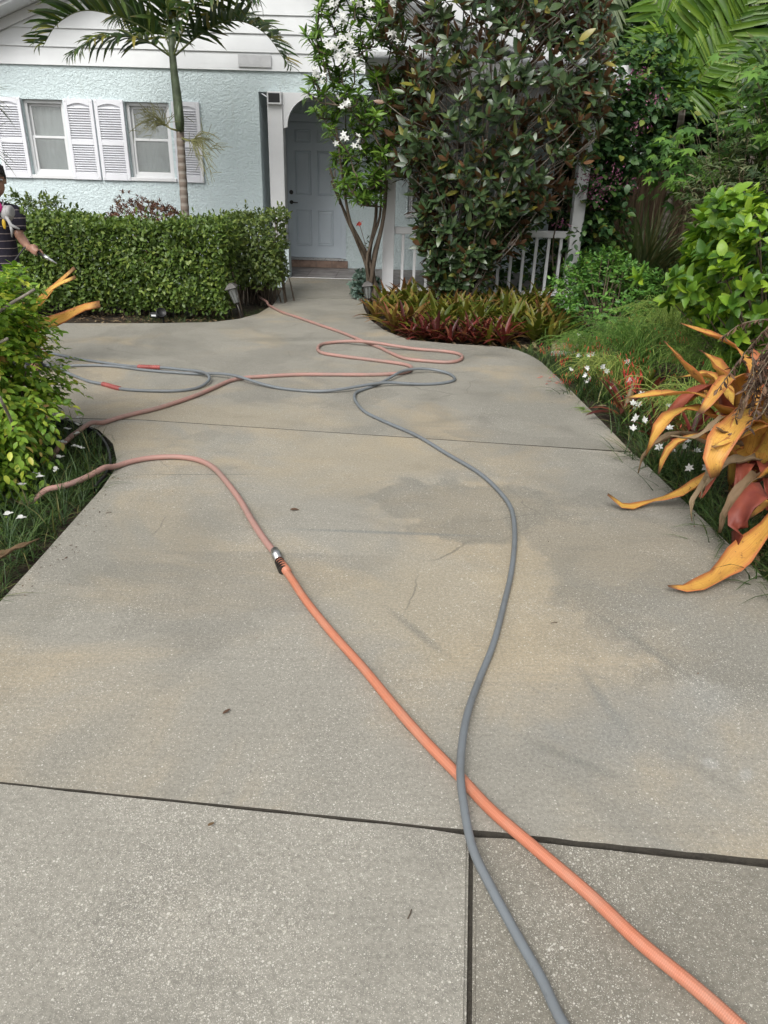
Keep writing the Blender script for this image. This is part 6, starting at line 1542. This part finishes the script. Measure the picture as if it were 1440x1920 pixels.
def HD(x, y, z): return H_ + hr @ Vector((x, y, z))
body.ell(HD(0, 0.012, 0.025), (0.070, 0.085, 0.088), 18, 14, hr)             # skull
body.ell(HD(0, -0.022, -0.035), (0.056, 0.060, 0.070), 16, 12, hr)           # face and jaw
body.tube([HD(0, -0.078, 0.022), HD(0, -0.094, -0.012), HD(0, -0.086, -0.022)], [0.009, 0.014, 0.012], 8)   # nose
body.tube([HD(-0.022, -0.072, -0.052), HD(0, -0.082, -0.051), HD(0.022, -0.072, -0.052)], 0.0085, 8)        # lips
body.tube([HD(-0.045, -0.066, 0.030), HD(-0.02, -0.080, 0.034), HD(0.02, -0.080, 0.034), HD(0.045, -0.066, 0.030)], 0.010, 8)
for s in (-1, 1): body.ell(HD(s * 0.070, 0.012, -0.004), (0.010, 0.018, 0.028), 8, 8, hr)
body.tube([HD(0, 0.02, -0.06), W(0, 0.0, 1.26), W(0, 0.005, 1.19)], [0.048, 0.046, 0.055], 12)
body.tube([W(0, 0, 1.20), W(0, 0, 1.12), W(0, 0, 0.98), W(0, 0, 0.84), W(0, 0, 0.74)], [0.09, 0.110, 0.100, 0.092, 0.10], 16)
body.tube([W(-0.15, 0, 1.16), W(0, 0, 1.17), W(0.15, 0, 1.16)], [0.05, 0.07, 0.05], 12)
SH_L, EL_L, WR_L = W(0.165, -0.01, 1.145), Vector((-2.70, 5.60, 0.975)), Vector((-2.655, 5.50, 0.955))
SH_L = W(0.140, -0.01, 1.145); EL_L = Vector((-2.755, 5.66, 1.02)); WR_L = Vector((-2.635, 5.535, 0.935))
SH_R, EL_R, WR_R = W(-0.15, -0.01, 1.145), W(-0.20, -0.02, 0.93), Vector((-2.865, 5.44, 0.80))
for sh2, el, wr in ((SH_L, EL_L, WR_L), (SH_R, EL_R, WR_R)):
    body.tube([sh2, sh2 * 0.5 + el * 0.5, el], [0.046, 0.041, 0.034], 10); body.tube([el, el * 0.55 + wr * 0.45, wr], [0.034, 0.035, 0.024], 10)
WD = Vector((0.150, -0.045, -0.072)).normalized()     # wand direction
def hand(wr, grip_c, axis, out):
    axis = axis.normalized(); out = (out - axis * out.dot(axis)).normalized(); third = axis.cross(out)
    body.tube([wr, (wr + grip_c) / 2 + out * 0.012, grip_c + out * 0.024], [0.023, 0.030, 0.026], 10)
    for k in range(4):
        b0 = grip_c + out * 0.026 + axis * (0.028 - k * 0.019); L = (1.0, 1.1, 1.05, 0.85)[k]
        body.tube([b0, b0 + third * 0.024 * L - out * 0.006, b0 + third * 0.030 * L - out * 0.032 * L, b0 + third * 0.006 - out * 0.044 * L], [0.0105, 0.0095, 0.009, 0.008], 7)
    th = grip_c + out * 0.018 - third * 0.014 + axis * 0.022
    body.tube([th, th + axis * 0.022 - out * 0.014 - third * 0.004, th + axis * 0.036 - out * 0.036 + third * 0.006], [0.012, 0.0105, 0.009], 7)
GC = WR_L + Vector((0.052, -0.020, -0.012)); hand(WR_L, GC, WD, Vector((0.1, -0.2, 0.9)))
GC2 = WR_R + Vector((0.02, -0.045, -0.03)); hand(WR_R, GC2, WD, Vector((0.3, -0.5, 0.6)))
for s in (-1, 1):
    body.tube([W(s * 0.05, 0, 0.74), W(s * 0.075, -0.01, 0.42), W(s * 0.085, 0.01, 0.06)], [0.070, 0.056, 0.042], 12)
    body.tube([W(s * 0.085, 0.03, 0.045), W(s * 0.088, -0.05, 0.04), W(s * 0.09, -0.12, 0.03)], [0.04, 0.036, 0.028], 10)
bo = bpy.data.objects.new('body', remesh(body)); bo.data.materials.append(M['skin']); link(bo, person)
hair = MB(); hair.ell(HD(0, 0.022, 0.045), (0.077, 0.092, 0.080), 18, 12, hr)
for k in range(60):
    a = rng.uniform(-1.9, 1.9); b = HD(math.sin(a) * 0.060, 0.015 - math.cos(a) * 0.072, rng.uniform(0.06, 0.10)); e_ = HD(math.sin(a) * 0.075, 0.01 - math.cos(a) * 0.088, rng.uniform(0.035, 0.06) - (0.03 if abs(a) > 1.1 else 0))
    hair.tube([b, e_], [0.010, 0.004], 5)
ho = bpy.data.objects.new('hair', remesh(hair, 0.006, 2)); ho.data.materials.append(M['hair']); link(ho, person)
for s in (-1, 1):
    MB().ell(HD(s * 0.029, -0.071, 0.014), (0.013, 0.009, 0.007), 10, 8, hr).build('eye', M['white'], person, True)
    MB().ell(HD(s * 0.029, -0.0785, 0.013), (0.0055, 0.003, 0.0055), 8, 6, hr).build('pupil', M['black'], person, True)
    MB().tube([HD(s * 0.014, -0.083, 0.036), HD(s * 0.03, -0.082, 0.041), HD(s * 0.047, -0.070, 0.036)], [0.004, 0.005, 0.003], 6).build('eyebrow', M['hair'], person, True)
shirt = MB()
shirt.tube([W(0, 0, 1.225), W(0, 0, 1.19), W(0, 0, 1.12), W(0, 0, 0.98), W(0, 0, 0.84), W(0, 0, 0.63)], [0.062, 0.098, 0.124, 0.112, 0.110, 0.122], 18)
shirt.tube([W(-0.16, 0, 1.15), W(0, 0, 1.175), W(0.16, 0, 1.15)], [0.066, 0.085, 0.066], 12)
for sh2, el in ((SH_L, EL_L), (SH_R, EL_R)): shirt.tube([sh2 + Vector((0, 0, 0.01)), sh2 * 0.5 + el * 0.5, sh2 * 0.2 + el * 0.8], [0.066, 0.060, 0.056], 12)
so_ = bpy.data.objects.new('shirt', remesh(shirt, 0.010, 4)); so_.data.materials.append(M['shirt']); link(so_, person)
trs = MB()
for s in (-1, 1): trs.tube([W(s * 0.05, 0, 0.74), W(s * 0.075, -0.01, 0.42), W(s * 0.085, 0.01, 0.05)], [0.078, 0.072, 0.070], 12)
to_ = bpy.data.objects.new('trousers', remesh(trs, 0.012, 4)); to_.data.materials.append(M['trousers']); link(to_, person)
# spray wand
wd = empty('spray_wand', tuple(GC2), 'silver spray wand held by the worker', 'spray wand')
MB().tube([GC - WD * 0.06, GC + WD * 0.05], 0.011, 10).build('handle', M['black'], wd, True)
MB().tube([GC + WD * 0.05, GC + WD * 0.07, GC + WD * 0.072, GC + WD * 0.11, GC + WD * 0.115, GC + WD * 0.15, GC + WD * 0.152, GC + WD * 0.185], [0.009, 0.009, 0.014, 0.014, 0.009, 0.009, 0.006, 0.004], 10).build('barrel', M['chrome'], wd, True)
MB().tube(catmull([GC - WD * 0.06, GC - WD * 0.10 + Vector((0.0, -0.02, -0.03)), GC2 + WD * 0.05, GC2 - WD * 0.04, GC2 - WD * 0.05 + Vector((-0.05, 0, -0.3)), (-2.95, 5.6, 0.02)], 0.03), 0.006, 8).build('feed_hose', M['black'], wd, True)
# respirator hanging round the neck
rs = empty('respirator', tuple(W(0.05, -0.16, 1.2)), 'grey respirator with pink filters hanging at the worker\'s neck', 'respirator')
RC = W(0.05, -0.165, 1.185)
MB().ell(RC + Vector((0.055, 0.0, -0.015)), (0.045, 0.045, 0.055), 14, 10).build('face_piece', M['grey_rubber'], rs, True)
for (dx, dz, ry) in ((0.0, 0.03, 0.2), (0.085, 0.0, 1.1)):
    Mr = Matrix.Rotation(yaw + ry, 3, 'Z') @ Matrix.Rotation(math.pi / 2, 3, 'X')
    MB().lathe([(0.036, 0.0), (0.042, 0.006), (0.042, 0.018), (0.034, 0.028), (0.020, 0.030)], RC + Vector((dx, -0.035, dz)), 18, Mr).build('filter', M['pink_filter'] if dx == 0 else M['grey_rubber'], rs, True)
MB().tube(catmull([RC + Vector((0.05, -0.03, -0.03)), RC + Vector((0.09, -0.03, -0.10)), RC + Vector((0.075, -0.02, -0.19))], 0.02), [0.010] + [0.012] * 50, 8).V and None
MB().tube([RC + Vector((0.06, -0.03, -0.03)), RC + Vector((0.085, -0.035, -0.09)), RC + Vector((0.14, -0.03, -0.115))], [0.012, 0.014, 0.006], 8).build('strap_clip', M['grey_rubber'], rs, True)
MB().tube([RC + Vector((0.085, -0.035, -0.09)), RC + Vector((0.082, -0.03, -0.13)), RC + Vector((0.07, -0.02, -0.17))], [0.012, 0.010, 0.005], 8).build('strap_clip', M['grey_rubber'], rs, True)
MB().ell(RC + Vector((0.03, -0.02, -0.085)), (0.014, 0.01, 0.035), 10, 8).build('valve', M['yellow'], rs, True)
for s in (-1, 1):
    MB().tube(catmull([RC + Vector((0.03, 0.0, 0.03)), W(s * 0.075, -0.06, 1.235), W(s * 0.06, 0.05, 1.255)], 0.02), 0.005, 6).build('neck_strap', M['grey_rubber'], rs, True)
